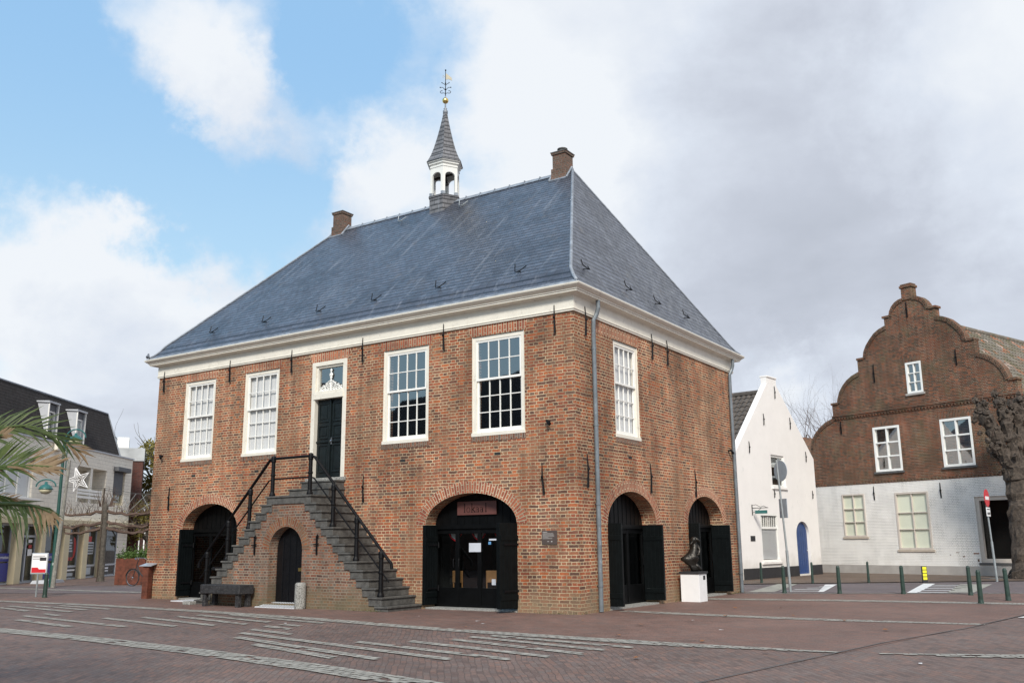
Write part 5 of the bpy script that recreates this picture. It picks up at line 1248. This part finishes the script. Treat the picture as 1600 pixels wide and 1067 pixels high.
# bicycles
def bicycle(root, basket=True):
    def wheel(cx):
        q = MB(); n = 28; ring = [(cx+.34*cos(2*pi*i/n), 0, .35+.34*sin(2*pi*i/n)) for i in range(n+1)]
        q.tube(ring, .018, 6); w_ = q.build('wheel', 'rubber', root)
        q = MB(); q.tube([(cx+.318*cos(2*pi*i/n), 0, .35+.318*sin(2*pi*i/n)) for i in range(n+1)], .012, 5)
        for i in range(14): q.tube([(cx, 0, .35), (cx+.315*cos(2*pi*i/14), 0, .35+.315*sin(2*pi*i/14))], .0025, 3)
        q.ball((cx, 0, .35), .035, 8); q.build('rim', 'chrome', w_)
        q = MB(); q.tube([(cx+.375*cos(t_), 0, .35+.375*sin(t_)) for t_ in [pi*(.05+.9*i/12) for i in range(13)]], .02, 6, flat=(1.3, .5)); q.build('mudguard', 'plinth_black', root)
    wheel(0); wheel(1.1)
    q = MB(); fk = (.0, 0, .35); hd = (.20, 0, .95); bb = (.62, 0, .32); st = (.78, 0, .85); rr_ = (1.1, 0, .35)
    q.tube([(.22, 0, .85), (.3, 0, .6), bb], .02, 8); q.tube([(.2, 0, .75), (.45, 0, .48), (.62, 0, .38)], .018, 8); q.tube([bb, st], .018, 8); q.tube([bb, rr_], .013, 6); q.tube([(.76, 0, .78), rr_], .012, 6); q.tube([fk, (.16, 0, .78), (.24, 0, 1.08)], .017, 8)
    q.build('frame', 'plinth_black', root)
    q = MB(); q.tube([(.24, 0, 1.08), (.2, 0, 1.14)], .014, 6); q.tube([(.42, -.3, 1.08), (.3, -.27, 1.14), (.2, -.12, 1.15), (.2, .12, 1.15), (.3, .27, 1.14), (.42, .3, 1.08)], .013, 6); q.build('handlebar', 'chrome', root)
    q = MB(); q.ball((.82, 0, .96), .13, 10, sc=(1, .7, .35)); q.tube([(.78, 0, .84), (.81, 0, .95)], .013, 6); q.build('saddle', 'rubber', root, smooth=True)
    q = MB(); q.box(.85, 1.32, -.07, .07, .70, .715); q.tube([(1.25, -.06, .7), (1.1, -.06, .35)], .008, 5); q.tube([(1.25, .06, .7), (1.1, .06, .35)], .008, 5); q.build('luggage_rack', 'chrome', root)
    q = MB(); q.box(.93, 1.25, -.20, -.07, .38, .72); q.box(.93, 1.25, .07, .20, .38, .72); q.box(.93, 1.25, -.2, .2, .72, .75); q.build('pannier', 'bag_grey', root, bevel=.03)
    q = MB(); q.ball((1.42, 0, .62), .035, 8); q.build('rear_light', 'sign_red', root)
    q = MB(); q.tube([(.62, -.06, .32), (.62, -.09, .16)], .012, 6); q.box(.56, .68, -.16, -.09, .14, .165); q.lathe([(.09, -.005), (.09, .005)], (0, 0, 0), 12) if False else None
    q.tube([(.62, .06, .32), (.62, .09, .48)], .012, 6); q.box(.56, .68, .09, .16, .47, .495); q.tube([(.62, -.03, .32), (.60, -.12, 0.02)], .01, 5); q.build('pedal', 'rubber', root)
bk = thing('bicycle', 'black city bicycle with grey panniers parked in front of the rusty planter', 'bicycle', (-24.55, 5.45, 0), rad(12), 'parked bicycles'); bicycle(bk)
bk2 = dup(bk, (-23.7, 5.9, 0), rad(40), 'second bicycle parked just behind the one with panniers, at the wall corner')
# corten lectern
cl = thing('information_lectern', 'narrow rusty steel post with tilted metal reading panel at the left corner of the hall', 'lectern', (-15.68, -.16, 0), .2)
q = MB(); q.box(-.11, .11, -.10, .10, 0, 1.02)
for i in range(9): q.box(-.115, .115, -.105, .105, .1+i*.1, .11+i*.1)
q.build('post', 'corten', cl)
q = MB(); q.add([(-.22, -.16, 1.0), (.26, -.16, 1.0), (.26, .16, 1.08), (-.22, .16, 1.08), (-.22, -.16, 1.02), (.26, -.16, 1.02), (.26, .16, 1.10), (-.22, .16, 1.10)], [(0, 1, 2, 3), (4, 5, 6, 7), (0, 1, 5, 4), (1, 2, 6, 5), (2, 3, 7, 6), (3, 0, 4, 7)]); q.build('reading_panel', 'sign_back', cl)
# bench against the stair
bn = thing('bench', 'heavy black weathered timber bench against the outside stair', 'bench', (-10.15, -1.60, 0), 0)
q = MB(); random.seed(5)
MB().box(-.78, .82, -.27, .24, .34, .58).build('seat', 'bench_wood', bn, bevel=.02)
for x in (-.72, .62): 
    for y in (-.22, .10): MB().box(x, x+.12, y, y+.12, 0, .34).build('leg', 'bench_wood', bn, bevel=.01)
# concrete roller beside cellar door
q = MB(); q.lathe([(.14, 0), (.145, .02), (.145, .60), (.13, .64), (.10, .66), (0, .665)], (0, 0, 0), 20)
tag(q.build('stone_bollard', 'concrete', None, loc=(-7.50, -1.42, 0), smooth=False), 'short round speckled concrete bollard beside the narrow cellar door', 'bollard')
# loose stones on the bottom steps at the left foot of the stair
q = MB(); q.box(-.16, .16, -.12, .12, 0, .10); tag(q.build('stone_block', 'concrete', None, loc=(-11.75, -1.55, 0), bevel=.02), 'small loose stone block on the ground at the left foot of the stair', 'stone')
# bust on plinth
pd = thing('statue', 'dark bronze figure with wind blown cape on a white pedestal between the side arches', 'statue', (.42, 5.62, 0), 0)
MB().box(-.27, .27, -.27, .27, 0, .74).build('pedestal', 'sign_white', pd, bevel=.006)
MB().box(-.30, .30, -.30, .30, .74, .80).build('pedestal_cap', 'plinth_black', pd, bevel=.006)
MB().box(.27, .276, .02, .17, .58, .69).build('nameplate', 'plinth_black', pd); 
TQ = lambda a, w, z: V((0, 0, z))+R0*a+FH*w
secs = [(.80, .04, .05, .10, .10), (.86, .03, .0, .12, .09), (.94, .0, .0, .11, .08), (1.02, -.06, .0, .15, .10), (1.10, -.08, .0, .22, .13), (1.16, -.06, 0, .235, .14), (1.22, -.02, 0, .19, .12), (1.32, .03, 0, .14, .10), (1.42, .06, 0, .12, .09), (1.50, .08, 0, .115, .08), (1.545, .07, 0, .05, .05), (1.58, .06, 0, .07, .07), (1.64, .05, 0, .085, .085), (1.70, .06, 0, .075, .075), (1.735, .07, 0, .03, .03)]
q = MB(TQ); n = 16; vs = []
for (z, ox, oy, rx, ry) in secs:
    for k in range(n):
        a = 2*pi*k/n; f = 1+.16*sin(3*a+z*9)*(z < 1.5)+.07*sin(7*a+z*21)
        vs.append((ox+rx*f*cos(a), oy+ry*f*sin(a), z))
q.add(vs, [(i*n+k, i*n+(k+1) % n, (i+1)*n+(k+1) % n, (i+1)*n+k) for i in range(len(secs)-1) for k in range(n)]+[tuple(range(n)), tuple((len(secs)-1)*n+k for k in range(n))])
fig = q.build('figure', 'bronze', pd, smooth=True, fix=True)
q = MB(TQ); q.tube([(.10, 0, 1.68), (.17, 0, 1.64), (.24, .0, 1.56)], [.06, .045, .012], 8); q.tube([(.02, -.05, 1.62), (-.05, -.06, 1.52), (-.07, -.05, 1.49)], [.03, .025, .01], 6); q.build('hair', 'bronze', fig, smooth=True)
q = MB(TQ); q.tube([(.14, -.03, 1.50), (.20, -.05, 1.38), (.16, -.09, 1.26), (.05, -.1, 1.22)], [.045, .035, .03, .02], 8); q.tube([(.05, 0, 1.0), (.14, 0, .93), (.20, 0, .86), (.24, 0, .83)], [.06, .05, .045, .02], 8); q.build('limb', 'bronze', fig, smooth=True)
# leaning sign pole with the backs of two signs
fp = thing('sign_post', 'leaning galvanised pole with the grey backs of a round and a tall rectangular sign', 'traffic sign', (1.28, 11.39, 0), YAW)
q = MB(); q.tube([(0, 0, 0), (-.03, 0, 1.3)], .045, 10); q.tube([(-.03, 0, 1.3), (-.16, 0, 4.2)], .032, 10); q.build('pole', 'galvanised', fp)
q = MB(lambda a, w, z: V((a*.36, -a*.93, z))+V((w*.93, w*.36, 0)))
n = 28; q.add([(-.20+.34*cos(2*pi*i/n), .08, 3.86+.34*sin(2*pi*i/n)) for i in range(n)]+[(-.20+.34*cos(2*pi*i/n), .10, 3.86+.34*sin(2*pi*i/n)) for i in range(n)], [tuple(range(n)), tuple(range(n, 2*n))]+[(i, (i+1) % n, n+(i+1) % n, n+i) for i in range(n)])
rs = q.build('round_sign', 'sign_back', fp); 
q = MB(lambda a, w, z: V((a*.42, -a*.91, z))+V((w*.91, w*.42, 0))); q.box(-.33, .04, .06, .08, 2.33, 2.95); q.build('rectangular_sign', 'sign_back', fp)
# no entry sign
ne = thing('no_entry_sign', 'red no entry disc with white plate on a grey pole by the pollard tree', 'traffic sign', (6.07, 21.5, 0), YAW)
q = MB(); q.tube([(0, 0, 0), (-.03, 0, 1.5)], .045, 10); q.tube([(-.03, 0, 1.5), (-.08, 0, 3.4)], .032, 10); q.build('pole', 'galvanised', ne)
c_, s_ = cos(.86), sin(.86)
TN = lambda a, w, z: V((-.06, 0, 0))+V((a*c_+w*s_, a*s_*-1+w*c_*1, z)) if False else V((-.06+a*c_, -.05-a*s_*.0-w, z))
TN = lambda a, w, z: V((-.04+a*c_+w*s_, -.05+a*s_-w*c_, z))
n = 32
q = MB(TN); q.add([(.34*cos(2*pi*i/n), 0, 3.15+.34*sin(2*pi*i/n)) for i in range(n)]+[(.34*cos(2*pi*i/n), -.02, 3.15+.34*sin(2*pi*i/n)) for i in range(n)], [tuple(range(n)), tuple(range(n, 2*n))]+[(i, (i+1) % n, n+(i+1) % n, n+i) for i in range(n)]); nd_ = q.build('disc', 'sign_red', ne)
MB(TN).box(-.24, .24, .0, .006, 3.08, 3.21).build('bar', 'sign_white', nd_)
q = MB(TN); q.box(-.24, .24, -.02, 0, 2.45, 2.79); sp_ = q.build('sub_plate', 'sign_white', ne)
q = MB(TN); q.box(-.19, .19, 0, .004, 2.70, 2.735); n = 12
for cx in (-.10, .10):
    q.tube([(cx-.06+.035*cos(2*pi*i/n), .004, 2.55+.035*sin(2*pi*i/n)) for i in range(n+1)], .006, 4); q.tube([(cx+.04+.035*cos(2*pi*i/n), .004, 2.55+.035*sin(2*pi*i/n)) for i in range(n+1)], .006, 4); q.tube([(cx-.06, .004, 2.55), (cx-.02, .004, 2.61), (cx+.03, .004, 2.61), (cx+.04, .004, 2.55)], .006, 4)
q.build('plate_symbol', 'plinth_black', sp_)
# pigeon on the cornice
pg = thing('pigeon', 'grey pigeon sitting on the left end of the white cornice', 'pigeon', (-16.28, -.34, 7.725), 2.4)
secp = [(-.20, .10, .015, .008), (-.12, .10, .03, .02), (-.06, .105, .05, .045), (0, .12, .062, .06), (.06, .145, .055, .055), (.10, .19, .035, .04), (.125, .235, .03, .032), (.15, .245, .018, .02), (.175, .24, .004, .005)]
q = MB(); n = 12; vs = []
for (x, z, ry, rz_) in secp: vs += [(x, ry*cos(2*pi*k/n), z+rz_*sin(2*pi*k/n)) for k in range(n)]
q.add(vs, [(i*n+k, i*n+(k+1) % n, (i+1)*n+(k+1) % n, (i+1)*n+k) for i in range(len(secp)-1) for k in range(n)]); q.tube([(0, .02, .08), (.01, .02, 0)], .006, 5); q.tube([(0, -.02, .08), (.01, -.02, 0)], .006, 5)
q.build('body', 'pigeon', pg, smooth=True)

# ------------------------------------------------------------------ trees
def branch(q, p, dirv, L, r, depth, spread=.5, kids=3, droop=0.0, rr=.6):
    n = 5; pts = [p]; d_ = dirv.normalized()
    for i in range(n):
        d_ = (d_+V((random.gauss(0, .12), random.gauss(0, .12), random.gauss(0, .10)-droop))).normalized(); pts.append(pts[-1]+d_*L/n)
    q.tube(pts, [r*(1-.45*i/n) for i in range(n+1)], 5 if r > .02 else 3)
    if depth > 0:
        for _ in range(kids):
            k = random.randint(2, n); dd = (d_+V((random.gauss(0, spread), random.gauss(0, spread), random.gauss(.15, spread*.7)))).normalized()
            branch(q, pts[k], dd, L*random.uniform(.5, .8), r*rr*(.9-.08*k+.1), depth-1, spread, kids, droop, rr)
    return pts
# trained trees with level arms, tied to a pole
def trained(x, y, rz, label, seed, h=4.44, w=2.0, right=True):
    random.seed(seed); t_ = thing('trained_tree', label, 'tree', (x, y, 0), rz, 'trained trees before the shops')
    q = MB(); q.tube([(0, 0, 0), (.02, 0, .3), (-.02, .02, 1.6), (.0, 0, 2.8), (-.06, 0, 3.5), (-.10, 0, 3.75)], [.18, .14, .125, .12, .15, .10], 9); q.build('trunk', 'bark', t_)
    q = MB(); q.tube([(-.14, -.08, 0), (-.14, -.08, h)], .04, 6); q.build('support_pole', 'bark_dark', t_)
    for sgn in (-1, 1):
        for z, l_ in ((3.35, w), (2.85, w*1.05), (2.55, w*.95)):
            q = MB(); n = 8; pts = []
            for i in range(n+1): f = i/n; pts.append(V((sgn*f*l_, random.gauss(0, .03), z-.28*sin(f*pi*.55)+(.10*f if z > 3 else 0)+random.gauss(0, .03))))
            q.tube(pts, [.075-.035*i/n+.012*(i % 2) for i in range(n+1)], 6)
            for i in range(2, n+1):
                for _ in range(5 if z > 3 else 2):
                    b_ = pts[i]+V((random.uniform(-.1, .1), 0, 0)); L = random.uniform(.25, .75)*(1.2 if z > 3 else .6)
                    q.tube([b_, b_+V((random.gauss(0, .08), random.gauss(0, .08), L*.5)), b_+V((random.gauss(0, .18), random.gauss(0, .12), L))], [.012, .009, .004], 3)
            q.build('branch', 'twig', t_)
    q = MB()
    for _ in range(26):
        a = random.uniform(-.35, .35); q.tube([(a, 0, 3.55), (a*1.4, random.gauss(0, .08), 3.95), (a*1.8+random.gauss(0, .1), random.gauss(0, .1), 4.2+random.uniform(-.1, .35))], [.02, .012, .004], 3)
    q.build('shoots', 'twig', t_)
    q = MB(); leaves(q, 70, lambda: (random.uniform(-w, w), random.gauss(0, .1), random.uniform(2.6, 3.6)), .05); q.build('foliage', 'leaf_yellow', t_, fix=False)
    return t_
trained(-31.14, 8.28, YAW, 'bare trained tree with level knotty arms directly in front of the shop posters', 21)
t2 = trained(-29.6, 10.1, YAW, 'bare trained tree half hidden behind the left corner of the hall', 22, w=1.5)
# string wire with light decorations between the trees
wr = thing('string_lights', 'thin cables with small light brackets strung between the trained trees', 'string lights', (-31.14, 8.28, 0), YAW)
q = MB(); q.tube([(-4.5, 0, 4.75), (-2, 0, 4.5), (-.14, 0, 4.44), (1.2, 0, 4.2), (3.2, 0, 4.05)], .014, 4); q.tube([(-.14, 0, 4.35), (1.0, 0, 4.12), (3.2, 0, 4.12)], .010, 4)
q.build('cable', 'wire', wr)
q = MB()
for a, b_ in (((.6, 3.0), (1.4, 4.15)), ((1.0, 3.2), (1.9, 4.1)), ((1.7, 4.1), (2.1, 3.4)), ((.8, 4.0), (1.1, 3.4)), ((1.4, 3.2), (2.6, 4.0))): q.tube([(a[0], 0, a[1]), (b_[0], 0, b_[1])], .012, 4)
q.build('light_bracket', 'galvanised', wr)
stt = thing('star_decoration', 'large white wire star decoration hanging from the cable by the balcony', 'decoration', V((-31.14, 8.28, 4.85))+R0*(-1.5), YAW)
q = MB(); P = []
for i in range(10): r_ = .62 if i % 2 == 0 else .24; a = pi/2+pi*i/5+.3; P.append((r_*cos(a), 0, r_*sin(a)))
q.tube(P+[P[0]], .035, 5); q.build('outline', 'sign_white', stt); q = MB(); q.tube([(a*.62, 0, c*.62) for a, b_, c in P+[P[0]]], .02, 4)
for i in range(0, 10, 2): q.tube([(0, 0, 0), P[i]], .014, 4)
q.build('inner_wires', 'sign_white', stt)
MB().tube([(-.1, 0, .55), (.3, 0, 1.3)], .012, 4).build('hanger', 'wire', stt)
# yellowing tree behind, at the end of the lane
def leafy(name, label, loc, h, r, nl, mat, seed, size=.13, group=None, trunk='bark', cz=.62):
    random.seed(seed); t_ = thing(name, label, 'tree', loc, random.random()*6, group)
    q = MB(); pts = branch(q, V((0, 0, 0)), V((.02, .02, 1)), h*.5, h*.028, 0)
    for _ in range(7): branch(q, pts[random.randint(3, 5)], V((random.gauss(0, .6), random.gauss(0, .6), 1)), h*.4, h*.012, 2, .5, 3)
    q.build('trunk', trunk, t_)
    cl_ = [(V((random.gauss(0, r*.5), random.gauss(0, r*.5), h*cz+random.gauss(0, h*.15))), random.uniform(.25, .5)*r) for _ in range(26)]
    q = MB()
    def f():
        c, s_ = random.choice(cl_); v_ = V((random.gauss(0, 1), random.gauss(0, 1), random.gauss(0, 1))).normalized()*s_*random.uniform(.4, 1.1); return c+v_
    leaves(q, nl, f, size); q.build('crown', mat, t_, fix=False); return t_
leafy('leafy_tree', 'thin crowned tree with yellow green autumn leaves left of the hall corner', (-44.6, 20.6, 0), 9.6, 1.7, 4200, 'leaf_yellow', 31)
leafy('leafy_tree', 'small dull green tree low at the end of the lane behind the bicycles', (-40.0, 17.2, 0), 5.0, 1.0, 1500, 'leaf_yellow', 32)
# bare trees behind the white house
for i, (x, y, h, lb) in enumerate([(-8.5, 47, 11.5, 'bare winter tree behind the right slope of the white gable'), (-5.6, 50, 11.2, 'bare winter tree behind the low roof left of the brown gable'), (-7.2, 55, 11.5, 'faint bare tree farthest back between the two gables')]):
    random.seed(40+i); t_ = thing('bare_tree', lb, 'tree', (x, y, 0), 0, 'bare trees behind the houses')
    q = MB(); pts = branch(q, V((0, 0, 0)), V((0, 0, 1)), h*.55, .17, 0); q.build('trunk', 'bark', t_)
    q = MB()
    for _ in range(11): branch(q, pts[random.randint(2, 5)], V((random.gauss(0, .5), random.gauss(0, .5), .9)), h*.42, .06, 3, .42, 3, rr=.5)
    q.build('crown', 'twig', t_)
# the big pollard on the right
random.seed(51)
pt = thing('pollard_tree', 'massive dark pollarded tree with knobbly fists of wood at the right edge', 'tree', (6.85, 24.2, 0), YAW)
def knobtube(q, pts, rs, n=16, amp=.12, sd=0):
    random.seed(sd); P = []; R_s = []
    for (a, b_), (r0_, r1_) in zip(zip(pts[:-1], pts[1:]), zip(rs[:-1], rs[1:])):
        for i in range(5): f = i/5; P.append(V(a).lerp(V(b_), f)+V((random.gauss(0, .025), random.gauss(0, .025), 0))); R_s.append((r0_+(r1_-r0_)*f)*(1+random.gauss(0, amp)))
    P.append(V(pts[-1])); R_s.append(rs[-1]*.7); k = len(q.v); q.tube(P, R_s, n)
    for j in range(k, len(q.v)): q.v[j] = q.v[j]+V((random.gauss(0, .022), random.gauss(0, .022), random.gauss(0, .022)))
q = MB(); knobtube(q, [(0, 0, 0), (0, 0, .25), (-.02, 0, 1.2), (0, 0, 2.6), (.05, 0, 3.9), (.08, 0, 4.5)], [.75, .5, .42, .40, .42, .50], 18, .05, 1)
for a in range(9): an = a*.7; q.tube([(.3*cos(an), .3*sin(an), .35), (.62*cos(an), .62*sin(an), .02)], [.16, .07], 6)
q.build('trunk', 'bark_dark', pt)
for i, (pts, rs) in enumerate([([(.0, 0, 4.2), (-.30, 0, 5.1), (-.62, 0, 6.0), (-.95, .1, 6.7)], [.30, .24, .24, .28]), ([(.05, 0, 4.3), (.0, -.1, 5.3), (-.1, -.1, 6.2), (-.2, 0, 6.9)], [.26, .20, .20, .26]),
                           ([(.15, 0, 4.3), (.35, .1, 5.3), (.5, .1, 6.3), (.55, .1, 7.0)], [.26, .20, .20, .24]), ([(.2, 0, 4.2), (.8, .1, 5.0), (1.3, .2, 6.2), (1.5, .2, 7.2)], [.28, .24, .22, .26]), ([(-.05, 0, 3.6), (-.35, -.1, 4.7), (-.75, -.1, 5.35)], [.16, .12, .14])]):
    q = MB(); knobtube(q, pts, rs, 12, .16, 60+i)
    e = V(pts[-1]); random.seed(70+i)
    for _ in range(20 if i < 4 else 7):
        c = e+V((random.gauss(0, .18), random.gauss(0, .15), random.gauss(0, .22))); q.ball(tuple(c), random.uniform(.07, .17), 10)
    for _ in range(14):
        f = random.random(); j = random.randrange(len(pts)-1); c = V(pts[j]).lerp(V(pts[j+1]), f)+V((random.gauss(0, .18), random.gauss(0, .18), 0)); q.ball(tuple(c), random.uniform(.04, .10), 8)
    for j in range(len(q.v)): q.v[j] = q.v[j]+V((random.gauss(0, .028), random.gauss(0, .028), random.gauss(0, .028)))
    q.build('limb', 'bark_dark', pt)
q = MB()
for _ in range(46):
    p_ = V((random.uniform(-1.0, .6), random.gauss(0, .2), random.uniform(5.2, 7.4))); q.tube([p_, p_+V((random.gauss(0, .08), random.gauss(0, .1), random.uniform(.05, .2)))], [.018, .008], 4)
q.build('twig_stubs', 'twig', pt)
q = MB()       # strip of earth and kerb at its foot
struct(MB().slab([(5.6, 23.4), (8.6, 26.0), (8.2, 26.6), (5.2, 24.0)], .03, .05).build('tree_bed', 'dark_sill', None))

# ------------------------------------------------------------------ palm at the left edge, close to the camera
random.seed(81)
def lat(L, dep, z): return V((CAM.x, CAM.y, 0))+FH*dep+R0*L+V((0, 0, z))
PC_ = lat(-6.65, 9.6, 0)
pm = thing('palm_tree', 'potted date palm at the left edge with long green fronds browning at the tips', 'palm tree', PC_, 0)
MB().lathe([(.34, 0), (.42, .5), (.46, .55), (.46, .6), (.4, .6), (.38, .5)], (0, 0, 0), 20).build('pot', 'concrete', pm)
q = MB(); 
q.tube([(0, 0, .4), (0, 0, .9), (.02, 0, 1.5), (0, 0, 2.0)], [.20, .17, .19, .12], 12)
for i in range(60): a = i*2.4; z = .7+i*.022; q.tube([(.15*cos(a), .15*sin(a), z), (.24*cos(a), .24*sin(a), z+.12)], [.05, .02], 5)
q.build('trunk', 'bark', pm)
def frond(pts, ll, name='frond', dry=.55, dens=62, dens_droop=.25, upb=0.0, roll=1.15):
    """pts: control points in world space; leaflets along both sides, browner towards the tip"""
    P = [p-PC_ for p in pts]
    def cr(t):
        n = len(P)-1; f = t*n; i = min(int(f), n-1); f -= i
        p0 = P[max(i-1, 0)]; p1 = P[i]; p2 = P[i+1]; p3 = P[min(i+2, n)]
        return .5*((2*p1)+(p2-p0)*f+(2*p0-5*p1+4*p2-p3)*f*f+(3*p1-p0-3*p2+p3)*f**3)
    q = MB(); q.tube([cr(i/20) for i in range(21)], [.028*(1-.85*i/20)+.004 for i in range(21)], 6); rc = q.build(name, 'leaf_palm', pm, smooth=True)
    g1, g2 = MB(), MB()
    for i in range(dens):
        t_ = .10+.90*i/dens; p = cr(t_); tg = (cr(min(t_+.02, 1))-cr(t_-.02)).normalized()
        up = V((0, 0, 1)); sd_ = tg.cross(up)
        if sd_.length < .1: sd_ = R0.copy()
        sd_.normalize(); sd_.rotate(Matrix.Rotation(roll, 3, tg)); nn = sd_.cross(tg).normalized()
        for sgn in (-1, 1):
            for rep_ in range(1):
                L = ll*(.55+.6*sin(pi*min(1, t_*.9+.1)))*random.uniform(.8, 1.1)*(1-.25*max(0, t_-.8)/.2)
                ang = .95-.45*t_+random.gauss(0, .10)
                d_ = (tg*cos(ang)+sd_*sgn*sin(ang)*random.uniform(.5, 1.0)+nn*random.uniform(-.1, .3)*sin(ang)+up*upb).normalized()
                m_ = p+d_*L*.5; e = p+d_*L-V((0, 0, 1))*L*dens_droop*random.uniform(.0, .8); wv = d_.cross(FH).normalized()*.0125
                pr_ = random.random() < max(0, (t_-(1-dry)))/dry*1.3
                (g2 if pr_ else g1).add([p-wv*.5, p+wv*.5, m_+wv, e, m_-wv], [(0, 1, 2, 4), (4, 2, 3)])
    g1.build('leaflets', 'leaf_palm', rc, fix=False)
    if g2.f: g2.build('leaflets', 'leaf_palm_dry', rc, fix=False)
B0 = PC_+V((0, 0, 2.05))
frond([B0, lat(-6.0, 9.3, 2.20), lat(-5.3, 9.1, 2.34), lat(-4.85, 9.0, 2.38), lat(-4.42, 8.95, 2.36)], .42, dry=.4, dens=54, dens_droop=.08, upb=.15)
frond([B0, lat(-6.0, 9.6, 2.04), lat(-5.3, 9.5, 2.04), lat(-4.85, 9.4, 2.02), lat(-4.6, 9.35, 1.94)], .34, dry=.35, dens=44, dens_droop=.7, upb=-.6)
frond([B0, lat(-6.1, 9.5, 2.45), lat(-5.6, 9.4, 2.62), lat(-5.35, 9.3, 2.68), lat(-5.1, 9.25, 2.70)], .30, dry=.2, dens_droop=.05, upb=.25, dens=44)
for (a, z_) in ((1.2, .9), (2.2, .6), (3.2, .9), (4.1, .5), (5.0, .8), (3.7, 1.3), (2.6, 1.4), (1.9, .2)):
    dv = V((cos(a), sin(a), 0)); frond([B0, B0+dv*.7+V((0, 0, z_*.7)), B0+dv*1.4+V((0, 0, z_)), B0+dv*2.0+V((0, 0, z_*.7))], .42, dens=36, dry=.2)

# ------------------------------------------------------------------ buildings across the square, seen only in the window glass
for i, (x, y, w2, h2, lb) in enumerate([(-25, -27, 27, 12.4, 'dark brick terrace behind the viewer, mirrored in the upper windows'), (-50, -20, 14, 10.5, 'lower dark terrace beyond it behind the viewer')]):
    tt_ = thing('terrace_house', lb, 'house', (x, y, 0), pi+.35)
    q = MB(TB); q.prism([(-w2/2, 0), (-w2/2, h2*.62), (w2/2, h2*.62), (w2/2, 0)], -8, 0); q.build('wall', 'chimney_brick', tt_)
    q = MB(TR); q.prism([(-.4, h2*.6), (4, h2), (8.4, h2*.6)], -w2/2, w2/2) if False else q.add([(-w2/2, 0, 0)], [])
    q = MB(); q.add([(-w2/2-.3, -.4, h2*.62), (w2/2+.3, -.4, h2*.62), (w2/2-1, 4, h2), (-w2/2+1, 4, h2), (-w2/2-.3, 8.4, h2*.62), (w2/2+.3, 8.4, h2*.62)], [(0, 1, 2, 3), (3, 2, 5, 4), (0, 3, 4), (1, 5, 2)]); q.build('roof', 'mansard_tile', tt_, fix=False)
random.seed(95); q = MB()
def foot():
    k = random.random()
    if k < .45: return (random.choice([random.uniform(-1.7, -.02), random.uniform(-6.2, -4.6), random.uniform(-16, -14.5), random.uniform(-12, -4.6)]), None)
    return (None, random.choice([random.uniform(0, 1.4), random.uniform(4.3, 6.3), random.uniform(9.2, 10.6)]))
for _ in range(900):
    x, y = foot()
    if y is None: y = -random.expovariate(22)-.01-(1.33 if -11.9 < x < -4.7 else 0)
    else: x = random.expovariate(22)+.01
    if random.random() < .5+.5*sin(x*2.3+y*1.7): continue
    s_ = random.uniform(.008, .03); a = random.random()*6.28; h = random.uniform(.0, .04)
    q.add([(x, y, h*.3), (x+s_*cos(a), y+s_*sin(a), h), (x+s_*cos(a+.8)*.6, y+s_*sin(a+.8)*.6, h+.012)], [(0, 1, 2)])
o_ = q.build('moss_and_weeds', 'leaf_moss', None, fix=False); o_['kind'] = 'stuff'; o_['label'] = 'moss and tiny weeds along the foot of the brick walls'; o_['category'] = 'weeds'
# ------------------------------------------------------------------ fallen leaves and litter
random.seed(91)
lm = MB(); lm.add([(-.05, -.03, .01), (.0, -.04, .022), (.06, 0, .012), (.01, .04, .026), (-.05, .02, .012)], [(0, 1, 2, 3, 4)])
first = lm.build('fallen_leaf', 'dry_leaf', None, fix=False, loc=(6.5, -9, .016)); tag(first, 'small dry brown fallen leaf lying on the brick paving', 'leaf', 'fallen leaves on the square')
spots = [(7.1, -9.6), (6.1, -9.3), (6.0, -5.2), (5.2, -4.3), (3.0, -3.9), (2.6, -1.9), (3.3, .6), (4.4, 1.9), (1.2, -1.8), (-.4, -3.9), (6.9, -1), (5.9, .7), (-6, -4), (2.2, 3.5), (3.1, 4.4), (4.9, -7), (7.6, -7.7)]
for (x, y) in spots:
    c = first.copy(); COL.objects.link(c); c.location = (x+random.gauss(0, .2), y+random.gauss(0, .2), .016); c.rotation_euler = (0, 0, random.random()*6); s_ = random.uniform(.6, 1.3); c.scale = (s_, s_, s_)
lm = MB(); lm.add([(-.05, -.02, .0), (.05, -.03, .004), (.06, .02, .0), (-.04, .03, .004)], [(0, 1, 2, 3)])
first = lm.build('paper_scrap', 'sign_white', None, fix=False, loc=(4.2, -2.2, .02)); tag(first, 'tiny white scrap of litter lying on the brick paving', 'litter', 'scraps of litter on the square')
for (x, y) in [(-.5, -3.1), (-5.5, -4.6), (-4.3, -4.9), (-1.0, -2.6), (-6.0, -5.2), (2.9, -.4), (-3, -2.1), (8.2, -5.5)]:
    c = first.copy(); COL.objects.link(c); c.location = (x, y, .02); c.rotation_euler = (0, 0, random.random()*6); s_ = random.uniform(.5, 1.1); c.scale = (s_, s_, s_)
